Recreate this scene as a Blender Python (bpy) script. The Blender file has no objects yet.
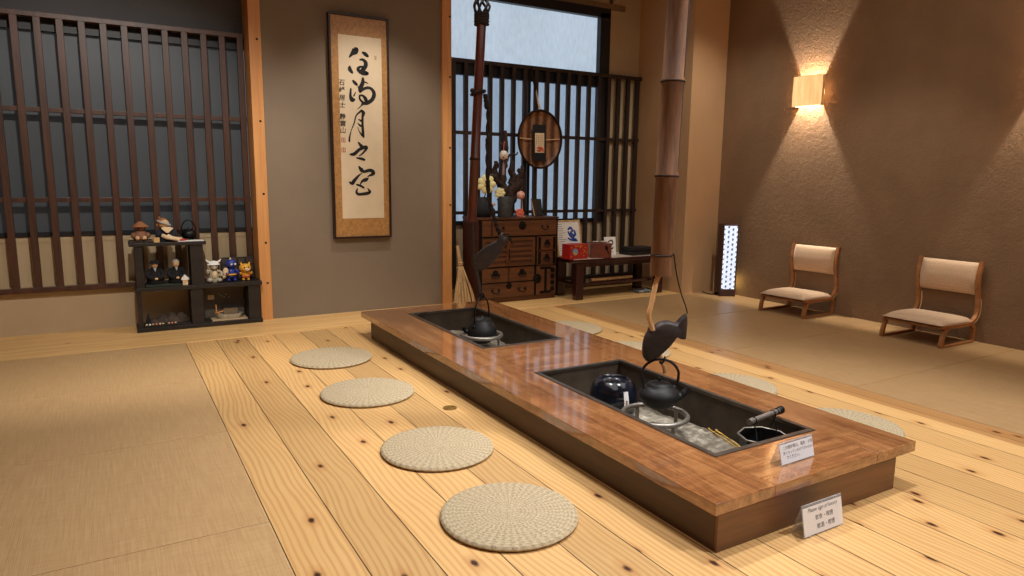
import bpy, bmesh, math, random
from mathutils import Vector, Matrix, Euler
random.seed(7)
SC = bpy.context.scene
COL = SC.collection
PI = math.pi

# ------------------------------------------------------------------ node helpers
class G:
    def __init__(s, name):
        s.m = bpy.data.materials.new(name); s.m.use_nodes = True
        s.t = s.m.node_tree; s.t.nodes.clear()
        s.out = s.t.nodes.new('ShaderNodeOutputMaterial')
        s._tc = None
    def n(s, typ, ins=None, **props):
        nd = s.t.nodes.new(typ)
        for k, v in props.items(): setattr(nd, k, v)
        for k, v in (ins or {}).items():
            sock = nd.inputs[k]
            if isinstance(v, bpy.types.NodeSocket): s.t.links.new(v, sock)
            else: sock.default_value = v
        return nd
    def obj(s):
        if s._tc is None: s._tc = s.t.nodes.new('ShaderNodeTexCoord')
        return s._tc.outputs['Object']
    def xyz(s, vec=None):
        nd = s.n('ShaderNodeSeparateXYZ', {0: vec or s.obj()}); return nd.outputs
    def comb(s, x, y, z):
        return s.n('ShaderNodeCombineXYZ', {0: x, 1: y, 2: z}).outputs[0]
    def mth(s, op, a, b=0.0, c=0.0):
        return s.n('ShaderNodeMath', {0: a, 1: b, 2: c}, operation=op).outputs[0]
    def mapping(s, scale=(1,1,1), loc=(0,0,0), rot=(0,0,0), vec=None):
        return s.n('ShaderNodeMapping', {'Vector': vec or s.obj(), 'Scale': scale, 'Location': loc, 'Rotation': rot}).outputs[0]
    def noise(s, vec, scale=5, detail=4, rough=.55, dist=0):
        return s.n('ShaderNodeTexNoise', {'Vector': vec, 'Scale': scale, 'Detail': detail, 'Roughness': rough, 'Distortion': dist}).outputs[0]
    def ramp(s, fac, stops):
        nd = s.n('ShaderNodeValToRGB', {0: fac}); cr = nd.color_ramp
        while len(cr.elements) < len(stops): cr.elements.new(.5)
        for e, (p, c) in zip(cr.elements, stops):
            e.position = p; e.color = (*c, 1) if len(c) == 3 else c
        return nd.outputs[0]
    def mix(s, fac, a, b, blend='MIX'):
        nd = s.n('ShaderNodeMix', data_type='RGBA', blend_type=blend)
        for k, v in ((0, fac), (6, a), (7, b)):
            if isinstance(v, bpy.types.NodeSocket): s.t.links.new(v, nd.inputs[k])
            else: nd.inputs[k].default_value = v if k == 0 else ((*v, 1) if len(v) == 3 else v)
        return nd.outputs[2]
    def bump(s, h, strength=.2, dist=.01):
        return s.n('ShaderNodeBump', {'Height': h, 'Strength': strength, 'Distance': dist}).outputs[0]
    def done(s, color, rough=.6, normal=None, metal=0, spec=.5, coat=0, coat_rough=.1, emit=None, emit_s=0, sheen=0):
        ins = {'Roughness': rough, 'Metallic': metal, 'Specular IOR Level': spec, 'Coat Weight': coat, 'Coat Roughness': coat_rough}
        ins['Base Color'] = color if isinstance(color, bpy.types.NodeSocket) else (*color, 1)
        if normal is not None: ins['Normal'] = normal
        if emit is not None:
            ins['Emission Color'] = emit if isinstance(emit, bpy.types.NodeSocket) else (*emit, 1)
            ins['Emission Strength'] = emit_s
        if sheen: ins['Sheen Weight'] = sheen
        b = s.n('ShaderNodeBsdfPrincipled', ins)
        s.t.links.new(b.outputs[0], s.out.inputs[0])
        return s.m

def srgb(r, g, b):
    f = lambda c: (c/255/12.92) if c/255 <= .04045 else ((c/255+.055)/1.055)**2.4
    return (f(r), f(g), f(b))

def plain(name, rgb, rough=.6, var=.15, scale=30, bump=.0, metal=0, spec=.5, coat=0, bscale=None):
    g = G(name); c = srgb(*rgb)
    nz = g.noise(g.obj(), scale, 4)
    lo = tuple(x*(1-var) for x in c); hi = tuple(min(1, x*(1+var)) for x in c)
    colr = g.ramp(nz, [(.3, lo), (.7, hi)])
    nm = g.bump(g.noise(g.obj(), bscale or scale*2, 3), bump, .004) if bump else None
    return g.done(colr, rough, nm, metal, spec, coat)

def wood(name, c1, c2, axis='X', scale=8, stretch=14, rough=.45, coat=0, bump=.08, spec=.5):
    g = G(name); a = srgb(*c1); b = srgb(*c2)
    st = [1.0, 1.0, 1.0]; st['XYZ'.index(axis)] = 1/stretch
    v = g.mapping(scale=st)
    n1 = g.noise(v, scale, 5, .6, .6); n2 = g.noise(v, scale*7, 3, .6)
    f = g.mth('ADD', g.mth('MULTIPLY', n1, .7), g.mth('MULTIPLY', n2, .3))
    col = g.ramp(f, [(.35, a), (.62, b)])
    return g.done(col, rough, g.bump(f, bump, .004), 0, spec, coat)

# ------------------------------------------------------------------ materials
def mat_planks():
    g = G('cedar_planks'); x, y, z = g.xyz()
    p = g.mth('DIVIDE', g.mth('SUBTRACT', x, .396), .1925)
    idx = g.mth('FLOOR', p); fr = g.mth('SUBTRACT', p, idx)
    wn = g.n('ShaderNodeTexWhiteNoise', {'W': idx}, noise_dimensions='1D').outputs
    rnd = wn[0]
    base = g.comb(g.mth('MULTIPLY', rnd, 37.), g.mth('MULTIPLY', y, .40), g.mth('MULTIPLY', rnd, 11.))
    wob = g.noise(base, 1.6, 2)
    n_f = g.noise(g.comb(g.mth('ADD', x, g.mth('MULTIPLY', rnd, 9.)), g.mth('MULTIPLY', y, .10), rnd), 16, 3)
    d = g.mth('ABSOLUTE', g.mth('ADD', g.mth('SUBTRACT', fr, .5), g.mth('MULTIPLY', g.mth('SUBTRACT', wob, .5), 1.5)))
    ph = g.mth('ADD', g.mth('MULTIPLY', d, 52.), g.mth('MULTIPLY', n_f, 9.))
    ph = g.mth('ADD', ph, g.mth('MULTIPLY', y, 2.2))
    ring = g.mth('MULTIPLY_ADD', g.mth('SINE', ph), .5, .5)
    ring = g.mth('POWER', ring, 2.2)
    fine = g.noise(g.mapping(scale=(1, .03, 1)), 180, 2)
    tone = g.noise(g.comb(g.mth('MULTIPLY', x, 1.3), g.mth('MULTIPLY', y, .5), rnd), 3, 2)
    c = g.mix(g.mth('MULTIPLY', ring, .55), srgb(220, 182, 122), srgb(168, 112, 62))
    c = g.mix(g.mth('MULTIPLY', fine, .30), c, srgb(190, 140, 85))
    c = g.mix(g.mth('MULTIPLY', tone, .45), c, srgb(196, 146, 88))
    pl = g.mth('MULTIPLY_ADD', rnd, .30, .84)
    c = g.mix(1.0, c, g.n('ShaderNodeCombineColor', {0: pl, 1: pl, 2: pl}).outputs[0], 'MULTIPLY')
    edge = g.mth('GREATER_THAN', x, 3.42)
    c = g.mix(g.mth('MULTIPLY', edge, .6), c, srgb(150, 98, 54))
    # knots
    kv = g.comb(g.mth('ADD', x, g.mth('MULTIPLY', idx, 7.3)), g.mth('MULTIPLY', y, .5), 0.)
    vor = g.n('ShaderNodeTexVoronoi', {'Vector': kv, 'Scale': 5.6}, feature='F1', voronoi_dimensions='2D')
    kd = g.mth('ADD', vor.outputs['Distance'], g.mth('MULTIPLY', g.noise(g.obj(), 40, 2), .05))
    gate = g.mth('GREATER_THAN', g.n('ShaderNodeSeparateColor', {0: vor.outputs['Color']}).outputs[0], .5)
    kn = g.mth('MULTIPLY', gate, g.n('ShaderNodeMapRange', {0: kd, 1: .055, 2: .10, 3: 1., 4: 0.}).outputs[0])
    kh = g.mth('MULTIPLY', gate, g.n('ShaderNodeMapRange', {0: kd, 1: .08, 2: .22, 3: .4, 4: 0.}).outputs[0])
    c = g.mix(kh, c, srgb(168, 102, 52)); c = g.mix(kn, c, srgb(62, 32, 16))
    e = g.mth('MINIMUM', fr, g.mth('SUBTRACT', 1., fr))
    seam = g.mth('LESS_THAN', e, .011)
    c = g.mix(g.mth('MULTIPLY', seam, .92), c, srgb(52, 28, 14))
    h = g.mth('SUBTRACT', g.mth('MULTIPLY', ring, .15), seam)
    return g.done(c, .34, g.bump(h, .25, .002), 0, .5)

def mat_board():
    g = G('pale_border_board'); x, y, z = g.xyz()
    wob = g.noise(g.mapping(scale=(.35, 3, 1)), 2.5, 2)
    ring = g.mth('MULTIPLY_ADD', g.mth('SINE', g.mth('ADD', g.mth('MULTIPLY', y, 55), g.mth('MULTIPLY', wob, 22))), .5, .5)
    c = g.mix(g.mth('MULTIPLY', ring, .4), srgb(226, 184, 122), srgb(192, 136, 78))
    vor = g.n('ShaderNodeTexVoronoi', {'Vector': g.mapping(scale=(.8, 1.6, 1)), 'Scale': 4.0}, feature='F1')
    kn = g.n('ShaderNodeMapRange', {0: vor.outputs['Distance'], 1: .04, 2: .08, 3: .8, 4: 0.}).outputs[0]
    c = g.mix(kn, c, srgb(110, 62, 30))
    return g.done(c, .38, g.bump(ring, .05, .002))

def mat_tatami(name, c1, c2):
    g = G(name); x, y, z = g.xyz()
    v = g.mapping(scale=(1, .035, 1))
    n1 = g.noise(v, 160, 2, .6); n2 = g.noise(g.mapping(scale=(.06, 1, 1)), 220, 2)
    big = g.noise(g.obj(), 1.5, 3)
    f = g.mth('ADD', g.mth('MULTIPLY', n1, .6), g.mth('MULTIPLY', n2, .4))
    c = g.ramp(f, [(.35, srgb(*c1)), (.65, srgb(*c2))])
    c = g.mix(g.mth('MULTIPLY', big, .35), c, srgb(c1[0]*.92, c1[1]*.9, c1[2]*.85))
    w = g.mth('SINE', g.mth('MULTIPLY', x, 2*PI/.006))
    return g.done(c, .40, g.bump(g.mth('ADD', f, g.mth('MULTIPLY', w, .2)), .2, .002), 0, .5)

def mat_plaster(name, rgb, bump=.5, scale=70, var=.1):
    g = G(name); c = srgb(*rgb)
    n0 = g.noise(g.obj(), 2.2, 4); n1 = g.noise(g.obj(), scale, 5, .65, .3); n2 = g.noise(g.obj(), scale*.3, 3)
    col = g.ramp(n0, [(.3, tuple(k*(1-var) for k in c)), (.7, tuple(min(1, k*(1+var)) for k in c))])
    h = g.mth('ADD', n1, g.mth('MULTIPLY', n2, .9))
    return g.done(col, .9, g.bump(h, bump, .012), 0, .2)

def mat_slab(across=False):
    g = G('polished_bubinga')
    v = g.mapping(scale=(.07, 1.0, .6) if across else (1.0, .07, .6))
    n1 = g.noise(v, 22, 5, .6, .8); n2 = g.noise(g.mapping(scale=(1.3, .35, 1) if across else (.35, 1.3, 1)), 22, 3, .5, .7)
    n3 = g.noise(v, 150, 2)
    f = g.mth('ADD', g.mth('MULTIPLY', n1, .55), g.mth('ADD', g.mth('MULTIPLY', n2, .18), g.mth('MULTIPLY', n3, .28)))
    c = g.ramp(f, [(.36, srgb(110, 66, 38)), (.5, srgb(148, 96, 56)), (.66, srgb(182, 128, 80))])
    rip = g.noise(g.mapping(scale=(.5, 1.0, 1)), 26, 2)
    m = g.done(c, .16, None, 0, .6, 1.0, .07)
    g.t.nodes['Principled BSDF'].inputs['Coat IOR'].default_value = 1.75
    return m

def mat_straw():
    g = G('coiled_straw'); x, y, z = g.xyz()
    r = g.mth('SQRT', g.mth('ADD', g.mth('MULTIPLY', x, x), g.mth('MULTIPLY', y, y)))
    a = g.mth('ARCTAN2', y, x)
    coil = g.mth('SINE', g.mth('ADD', g.mth('MULTIPLY', r, 2*PI/.0135), a))
    rad = g.mth('SINE', g.mth('ADD', g.mth('MULTIPLY', a, 46), g.mth('MULTIPLY', g.mth('SINE', g.mth('MULTIPLY', r, 2*PI/.027)), .9)))
    nz = g.noise(g.obj(), 160, 3); nb = g.noise(g.obj(), 9, 3)
    f = g.mth('ADD', g.mth('MULTIPLY', coil, .05), g.mth('ADD', g.mth('MULTIPLY', rad, .07), g.mth('MULTIPLY', nz, .8)))
    c = g.ramp(f, [(.15, srgb(126, 110, 84)), (.42, srgb(176, 160, 130)), (.75, srgb(212, 198, 170))])
    c = g.mix(g.mth('MULTIPLY', nb, .25), c, srgb(182, 150, 104))
    return g.done(c, .8, g.bump(f, .45, .003), 0, .25)

def mat_frost(name, rgb, strength, base, sc=26):
    g = G(name)
    big = g.noise(g.mapping(scale=(1, 1, .6)), .9, 3)
    n = g.noise(g.mapping(scale=(1, 1, .35)), sc, 4, .6)
    c = srgb(*rgb)
    e = g.ramp(g.mth('ADD', g.mth('MULTIPLY', n, .45), g.mth('MULTIPLY', big, .55)), [(.3, tuple(k*.72 for k in c)), (.7, tuple(min(1, k*1.2) for k in c))])
    return g.done(srgb(*base), .5, g.bump(n, .3, .004), 0, .5, emit=e, emit_s=strength)

def mat_emit(name, rgb, s):
    g = G(name); return g.done(srgb(*rgb), .5, emit=srgb(*rgb), emit_s=s)

M = {}
M['planks'] = mat_planks(); M['board'] = mat_board()
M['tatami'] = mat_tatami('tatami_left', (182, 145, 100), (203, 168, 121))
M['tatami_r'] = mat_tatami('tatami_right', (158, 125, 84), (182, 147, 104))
M['wall_brown'] = mat_plaster('brown_plaster', (136, 108, 82), .5, 70)
M['wall_slate'] = mat_plaster('taupe_plaster', (134, 119, 102), .10, 110, .05)
M['wall_beige'] = mat_plaster('beige_plaster', (190, 152, 112), .08, 110, .05)
M['wall_cream'] = mat_plaster('cream_plaster', (186, 164, 132), .08, 90, .06)
M['wall_grey'] = mat_plaster('grey_panel', (84, 84, 86), .05, 60, .05)
M['panel'] = wood('washi_panel', (176, 152, 116), (196, 172, 136), 'Z', 6, 20, .7)
M['post'] = wood('orange_cedar', (196, 132, 74), (222, 162, 100), 'Z', 16, 26, .5)
M['lattice'] = wood('dark_brown_lattice', (50, 30, 21), (84, 51, 36), 'Z', 18, 16, .45)
M['lattice_dark'] = wood('near_black_lattice', (34, 23, 19), (52, 35, 28), 'Z', 18, 16, .45)
M['black_frame'] = plain('black_frame', (16, 17, 22), .5)
M['slab'] = mat_slab(); M['slab_end'] = mat_slab(True)
M['base'] = wood('walnut_base_shaded', (60, 40, 28), (84, 57, 38), 'Y', 12, 18, .45)  # darker copy of the end walnut, shade of the side faces in its colour
M['base_end'] = wood('walnut_base_end', (88, 58, 35), (124, 84, 52), 'X', 12, 18, .42)
M['liner'] = plain('bronze_liner', (72, 60, 47), .55, .3, 12, .05, .15)
M['rim'] = plain('dark_metal_rim', (112, 102, 92), .35, .2, 20, 0, .8)
M['iron'] = plain('cast_iron', (44, 43, 43), .52, .25, 60, .25, .5, bscale=160)
M['iron_black'] = plain('black_iron', (20, 20, 21), .42, .2, 60, .1, .5)
M['ironwork'] = plain('iron_hardware', (24, 20, 18), .45, .2, 60, .1, .6)
M['steel'] = plain('grey_steel', (150, 143, 133), .42, .2, 60, .1, .7)
M['darkfish'] = wood('smoked_wood', (28, 21, 18), (50, 37, 31), 'X', 20, 8, .6, bump=.15)
M['straw'] = mat_straw()
M['bamboo'] = wood('aged_bamboo', (76, 48, 30), (128, 88, 56), 'Z', 9, 7, .68, spec=.3)
M['bamboo_red'] = wood('red_lacquer_bamboo', (66, 28, 22), (98, 46, 36), 'Z', 20, 24, .28, coat=.3)
M['bamboo_node'] = plain('bamboo_node', (46, 30, 20), .9, spec=.2)
M['rope'] = plain('dark_rope', (34, 22, 18), .9, .3, 90, .6)
M['twig'] = wood('peeled_twig', (188, 138, 88), (224, 176, 122), 'Z', 20, 10, .5)
M['chest'] = wood('chest_wood', (66, 37, 22), (98, 58, 34), 'X', 14, 14, .42, coat=.15)
M['chest_front'] = wood('chest_front_wood', (72, 42, 25), (114, 69, 40), 'X', 14, 12, .4, coat=.2)
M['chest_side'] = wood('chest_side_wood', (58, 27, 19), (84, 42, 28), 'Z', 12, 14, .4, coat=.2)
M['lacquer'] = plain('maroon_lacquer', (52, 20, 22), .25, .15, 20, 0, coat=.4)
M['cloth'] = plain('pale_runner', (196, 178, 160), .5, .12, 14)
M['white'] = plain('white_paper', (236, 234, 228), .6, .03)
M['card'] = plain('acrylic_card', (244, 246, 250), .35, .02, 20, 0, coat=.5)
M['ink'] = plain('black_ink', (16, 15, 15), .7)
M['ink_grey'] = plain('grey_ink', (74, 74, 78), .7)
M['red_ink'] = plain('red_seal_ink', (170, 84, 62), .7)
M['paper'] = plain('aged_paper', (226, 206, 174), .5, .05, 6, coat=.25)
M['brocade'] = plain('gold_brocade', (176, 128, 72), .5, .22, 46, .1, coat=.25)
M['frame_dark'] = plain('dark_picture_frame', (44, 26, 22), .35)
M['chairwood'] = wood('chair_plywood', (136, 86, 48), (176, 118, 70), 'X', 14, 12, .4)
M['plyedge'] = plain('pale_ply_edge', (214, 184, 140), .5)
M['beige_fabric'] = None
M['black_wood'] = wood('black_stained_wood', (24, 21, 21), (42, 37, 36), 'X', 14, 14, .45)
M['broom'] = wood('broom_straw', (150, 116, 74), (206, 170, 120), 'Z', 60, 20, .8)
M['weave'] = None

def mat_fabric():
    g = G('beige_jacquard'); x, y, z = g.xyz()
    s = 2*PI/.036
    u = g.mth('ADD', y, g.mth('ADD', z, x)); w = g.mth('SUBTRACT', y, g.mth('ADD', z, x))
    k = g.mth('MULTIPLY', g.mth('SINE', g.mth('MULTIPLY', u, s)), g.mth('SINE', g.mth('MULTIPLY', w, s)))
    n = g.noise(g.obj(), 220, 2)
    f = g.mth('ADD', g.mth('MULTIPLY', k, .10), n)
    c = g.ramp(f, [(.25, srgb(190, 156, 124)), (.8, srgb(226, 196, 164))])
    return g.done(c, .5, g.bump(f, .25, .002), 0, .4, sheen=.3)
M['beige_fabric'] = mat_fabric()
def mat_weave():
    g = G('woven_bamboo'); x, y, z = g.xyz()
    a = g.mth('SINE', g.mth('MULTIPLY', x, 2*PI/.018)); b = g.mth('SINE', g.mth('MULTIPLY', z, 2*PI/.018))
    k = g.mth('MULTIPLY', a, b); bands = g.mth('SINE', g.mth('MULTIPLY', x, 2*PI/.09))
    n = g.noise(g.obj(), 60, 3)
    f = g.mth('ADD', g.mth('MULTIPLY', k, .3), g.mth('ADD', n, g.mth('MULTIPLY', bands, .28)))
    c = g.ramp(f, [(.2, srgb(62, 36, 24)), (.55, srgb(118, 76, 48)), (.85, srgb(164, 120, 84))])
    return g.done(c, .5, g.bump(f, .5, .003), 0, .4)
M['weave'] = mat_weave()
def mat_ash():
    g = G('hearth_ash'); n = g.noise(g.obj(), 30, 5); b = g.noise(g.obj(), 5, 3)
    f = g.mth('ADD', g.mth('MULTIPLY', n, .5), g.mth('MULTIPLY', b, .5))
    c = g.ramp(f, [(.35, srgb(92, 84, 72)), (.54, srgb(134, 125, 110)), (.66, srgb(196, 186, 168))])
    return g.done(c, .95, g.bump(n, .8, .006), 0, .1)
M['ash'] = mat_ash()
def mat_glaze():
    g = G('navy_glaze'); n = g.noise(g.obj(), 14, 4); 
    c = g.ramp(n, [(.4, srgb(10, 13, 20)), (.66, srgb(22, 30, 44))])
    return g.done(c, .12, None, 0, .6, .8, .05)
M['glaze'] = mat_glaze()
M['window'] = mat_frost('frosted_window', (186, 204, 222), .66, (120, 130, 140), 34)
M['window_low'] = mat_frost('frosted_window_low', (160, 182, 206), .54, (110, 120, 130), 34)
M['window_dim'] = mat_frost('dim_frosted_window', (72, 78, 82), .11, (62, 66, 70), 20)

# ------------------------------------------------------------------ mesh helpers
class MB:
    def __init__(s): s.bm = bmesh.new(); s.boxes = False; s.round = False
    def _xf(s, vs, mat):
        if mat is not None:
            for v in vs: v.co = mat @ v.co
    def box(s, x0, x1, y0, y1, z0, z1, bev=0, mat=None, seg=2):
        s.boxes = True
        r = bmesh.ops.create_cube(s.bm, size=1)['verts']
        for v in r:
            v.co = Vector((x0 + (v.co.x + .5)*(x1-x0), y0 + (v.co.y + .5)*(y1-y0), z0 + (v.co.z + .5)*(z1-z0)))
        if bev:
            es = list({e for v in r for e in v.link_edges})
            rr = bmesh.ops.bevel(s.bm, geom=es, offset=bev, segments=seg, affect='EDGES', profile=.6)
            r = list({v for f in rr['faces'] for v in f.verts} | {v for v in r if v.is_valid})
            if mat is not None:
                seen = set(r); stack = list(r)
                while stack:
                    v = stack.pop()
                    for e in v.link_edges:
                        o = e.other_vert(v)
                        if o not in seen: seen.add(o); stack.append(o)
                r = list(seen)
        s._xf(r, mat); return s
    def bar(s, a, b, w, h, bev=0, up=(0, 0, 1)):
        a = Vector(a); b = Vector(b); d = b - a; L = d.length; d.normalize()
        u = Vector(up); x = u.cross(d)
        if x.length < 1e-4: x = Vector((1, 0, 0)).cross(d)
        x.normalize(); y = d.cross(x)
        m = Matrix((( x.x, y.x, d.x, a.x), (x.y, y.y, d.y, a.y), (x.z, y.z, d.z, a.z), (0, 0, 0, 1)))
        return s.box(-w/2, w/2, -h/2, h/2, 0, L, bev, m)
    def tube(s, pts, rad, n=12, cap=True, closed=False):
        pts = [Vector(p) for p in pts]; k = len(pts); s.round = True
        rads = rad if isinstance(rad, (list, tuple)) else [rad]*k
        rings = []; nrm = None
        for i, p in enumerate(pts):
            if closed: t = pts[(i+1) % k] - pts[i-1]
            else: t = pts[min(i+1, k-1)] - pts[max(i-1, 0)]
            t.normalize()
            if nrm is None:
                nrm = t.orthogonal().normalized()
            else:
                nrm = (nrm - t*nrm.dot(t)); nrm.normalize()
            bn = t.cross(nrm)
            rings.append([s.bm.verts.new(p + (nrm*math.cos(2*PI*j/n) + bn*math.sin(2*PI*j/n))*rads[i]) for j in range(n)])
        m = k if closed else k-1
        for i in range(m):
            A = rings[i]; B = rings[(i+1) % k]; off = 0
            if closed and i == k-1:
                off = min(range(n), key=lambda o: (A[0].co - B[o].co).length)
            for j in range(n):
                s.bm.faces.new((A[j], A[(j+1) % n], B[(j+1+off) % n], B[(j+off) % n]))
        if cap and not closed:
            s.bm.faces.new(rings[0][::-1]); s.bm.faces.new(rings[-1])
        return s
    def lathe(s, prof, c=(0, 0, 0), n=32, mat=None):
        c = Vector(c); rings = []; vs = []; s.round = True
        for r, z in prof:
            if r < 1e-6: rg = [s.bm.verts.new(c + Vector((0, 0, z)))]
            else: rg = [s.bm.verts.new(c + Vector((r*math.cos(2*PI*j/n), r*math.sin(2*PI*j/n), z))) for j in range(n)]
            rings.append(rg); vs += rg
        for A, B in zip(rings, rings[1:]):
            for j in range(n):
                k = (j+1) % n
                if len(A) == 1 and len(B) == 1: continue
                if len(A) == 1: s.bm.faces.new((A[0], B[k], B[j]))
                elif len(B) == 1: s.bm.faces.new((A[j], A[k], B[0]))
                else: s.bm.faces.new((A[j], A[k], B[k], B[j]))
        if len(rings[0]) > 1: s.bm.faces.new(rings[0][::-1])
        if len(rings[-1]) > 1: s.bm.faces.new(rings[-1])
        s._xf(vs, mat); return s
    def ball(s, c, r, n=16, mat=None):
        s.round = True
        rr = r if isinstance(r, (list, tuple)) else (r, r, r)
        v = bmesh.ops.create_uvsphere(s.bm, u_segments=n, v_segments=max(6, n*2//3), radius=1)['verts']
        m = Matrix.Translation(Vector(c)) @ (mat.to_4x4() if mat is not None else Matrix.Identity(4)) @ Matrix.Diagonal((*rr, 1))
        s._xf(v, m); return s
    def prism(s, pts, t, frame, levels=((0, 1),)):
        # pts: outline (u,v); frame: origin,U,V,N ; levels: (n offset fraction, scale)
        o, U, V, N = [Vector(k) for k in frame]
        cu = sum(p[0] for p in pts)/len(pts); cv = sum(p[1] for p in pts)/len(pts)
        rings = []
        for nf, sc in levels:
            rings.append([s.bm.verts.new(o + U*(cu+(p[0]-cu)*sc) + V*(cv+(p[1]-cv)*sc) + N*(nf*t)) for p in pts])
        k = len(pts)
        for A, B in zip(rings, rings[1:]):
            for j in range(k): s.bm.faces.new((A[j], A[(j+1) % k], B[(j+1) % k], B[j]))
        s.bm.faces.new(rings[0][::-1]); s.bm.faces.new(rings[-1])
        return s
    def ribbon(s, stroke, y):
        # brush stroke of (x, z, width) on the plane y
        P = [Vector((a, 0, b)) for a, b, w in stroke]; W = [w for a, b, w in stroke]
        pts = []; ws = []
        k = len(P)
        for i in range(k-1):
            p0 = P[max(i-1, 0)]; p1 = P[i]; p2 = P[i+1]; p3 = P[min(i+2, k-1)]
            for q in range(6):
                t = q/6
                pts.append(.5*((2*p1) + (p2-p0)*t + (2*p0-5*p1+4*p2-p3)*t*t + (3*p1-p0-3*p2+p3)*t**3)); ws.append((W[i]*(1-t)+W[i+1]*t))
        pts.append(P[-1]); ws.append(W[-1])
        L = []; R = []
        for i, p in enumerate(pts):
            t = (pts[min(i+1, len(pts)-1)] - pts[max(i-1, 0)]).normalized()
            nn = Vector((-t.z, 0, t.x)); 
            ws_ = ws[i]/2*(.82 if i in (0, len(pts)-1) else 1)
            L.append(p + nn*ws_); R.append(p - nn*ws_)
        # rounded ends
        def quad(a, b, c, d):
            vs = [s.bm.verts.new((q.x, y, q.z)) for q in (a, b, c, d)]
            try: s.bm.faces.new(vs)
            except Exception: pass
        for i in range(len(pts)-1): quad(L[i], R[i], R[i+1], L[i+1])
        for i in (0, len(pts)-1):
            r = ws[i]/2*.9; c = pts[i]
            vs = [s.bm.verts.new((c.x + r*math.cos(a*PI/5), y, c.z + r*math.sin(a*PI/5))) for a in range(10)]
            s.bm.faces.new(vs)
        return s
    def text(s, body, size, frame, align='LEFT', line=1.25, shear=0, bold=0):
        o, U, V = [Vector(k) for k in frame]
        cu = bpy.data.curves.new('tmp_text', 'FONT'); cu.body = body; cu.size = size; cu.align_x = align; cu.space_line = line; cu.shear = shear; cu.offset = bold
        cu.resolution_u = 3
        ob = bpy.data.objects.new('tmp_text', cu); COL.objects.link(ob)
        bpy.context.view_layer.update()
        me = ob.evaluated_get(bpy.context.evaluated_depsgraph_get()).to_mesh()
        vs = [s.bm.verts.new(o + U*v.co.x + V*v.co.y) for v in me.vertices]
        for p in me.polygons:
            try: s.bm.faces.new([vs[i] for i in p.vertices])
            except Exception: pass
        bpy.data.objects.remove(ob); bpy.data.curves.remove(cu)
        return s

def make(name, mb, mat, root=None, smooth=40, loc=None):
    """links the collected shapes as ONE mesh object; verts are given in world space"""
    bm = mb.bm
    base = Vector((0, 0, 0))
    if root is not None: base = Vector(root['_o']) if '_o' in root else Vector(root.location)
    elif loc is not None: base = Vector(loc)
    for v in bm.verts: v.co -= base
    bmesh.ops.recalc_face_normals(bm, faces=bm.faces)
    me = bpy.data.meshes.new(name); bm.to_mesh(me); bm.free()
    mats = mat if isinstance(mat, (list, tuple)) else [mat]
    for m in mats: me.materials.append(m)
    if smooth and (mb.round or not mb.boxes):
        me.shade_smooth(); me.set_sharp_from_angle(angle=math.radians(smooth))
    o = bpy.data.objects.new(name, me); COL.objects.link(o)
    if root is not None:
        o.parent = root
        if root.type == 'MESH': pass
    elif loc is not None: o.location = loc
    return o
def sub(part, name, mb, mat, smooth=40):
    """a sub-part: parented to a part; verts in world space"""
    w = part.parent.location if part.parent else part.location
    part['_o'] = tuple(w); o = make(name, mb, mat, part, smooth); del part['_o']
    return o
def tag(o, label, cat, group=None, kind=None):
    o['label'] = label; o['category'] = cat
    if group: o['group'] = group
    if kind: o['kind'] = kind
    return o
def thing(name, label, cat, loc, group=None):
    o = bpy.data.objects.new(name, None); COL.objects.link(o); o.location = loc; o.empty_display_size = .05
    return tag(o, label, cat, group)
def struct(name, mb, mat, root=None, smooth=0):
    o = make(name, mb, mat, root, smooth)
    if root is None: o['kind'] = 'structure'
    return o
def copy_tree(o, parent=None):
    c = o.copy(); COL.objects.link(c)
    if parent is not None: c.parent = parent
    for ch in o.children: copy_tree(ch, c)
    return c
def arc(c, r, a0, a1, n, U=(1, 0, 0), V=(0, 0, 1)):
    c = Vector(c); U = Vector(U); V = Vector(V)
    return [c + U*r*math.cos(a0+(a1-a0)*i/n) + V*r*math.sin(a0+(a1-a0)*i/n) for i in range(n+1)]
def circ(c, r, n=40, U=(1, 0, 0), V=(0, 1, 0), ry=None):
    c = Vector(c); U = Vector(U); V = Vector(V); ry = ry or r
    return [c + U*r*math.cos(2*PI*i/n) + V*ry*math.sin(2*PI*i/n) for i in range(n)]
def spline(P, n=6):
    P = [Vector(p) for p in P]; out = []
    k = len(P)
    for i in range(k-1):
        p0 = P[max(i-1, 0)]; p1 = P[i]; p2 = P[i+1]; p3 = P[min(i+2, k-1)]
        for q in range(n):
            t = q/n
            out.append(.5*((2*p1) + (p2-p0)*t + (2*p0-5*p1+4*p2-p3)*t*t + (3*p1-p0-3*p2+p3)*t**3))
    out.append(P[-1]); return out

# ------------------------------------------------------------------ camera (24 mm, pitched down 9 degrees, turned to the right)
YAW, PITCH, ROLL = math.radians(30.36), math.radians(9.141), math.radians(.685)
cf = Vector((math.sin(YAW)*math.cos(PITCH), math.cos(YAW)*math.cos(PITCH), -math.sin(PITCH)))
cr = Vector((math.cos(YAW), -math.sin(YAW), 0)); cu_ = cr.cross(cf)
r2 = cr*math.cos(ROLL) + cu_*math.sin(ROLL); u2 = -cr*math.sin(ROLL) + cu_*math.cos(ROLL)
cam = bpy.data.cameras.new('camera'); cam.lens = 688.26/1024*36; cam.sensor_width = 36; cam.clip_start = .02
co = bpy.data.objects.new('camera', cam); COL.objects.link(co)
co.matrix_world = Matrix(((r2.x, u2.x, -cf.x, 0), (r2.y, u2.y, -cf.y, 0), (r2.z, u2.z, -cf.z, 1.15), (0, 0, 0, 1)))
SC.camera = co

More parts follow.
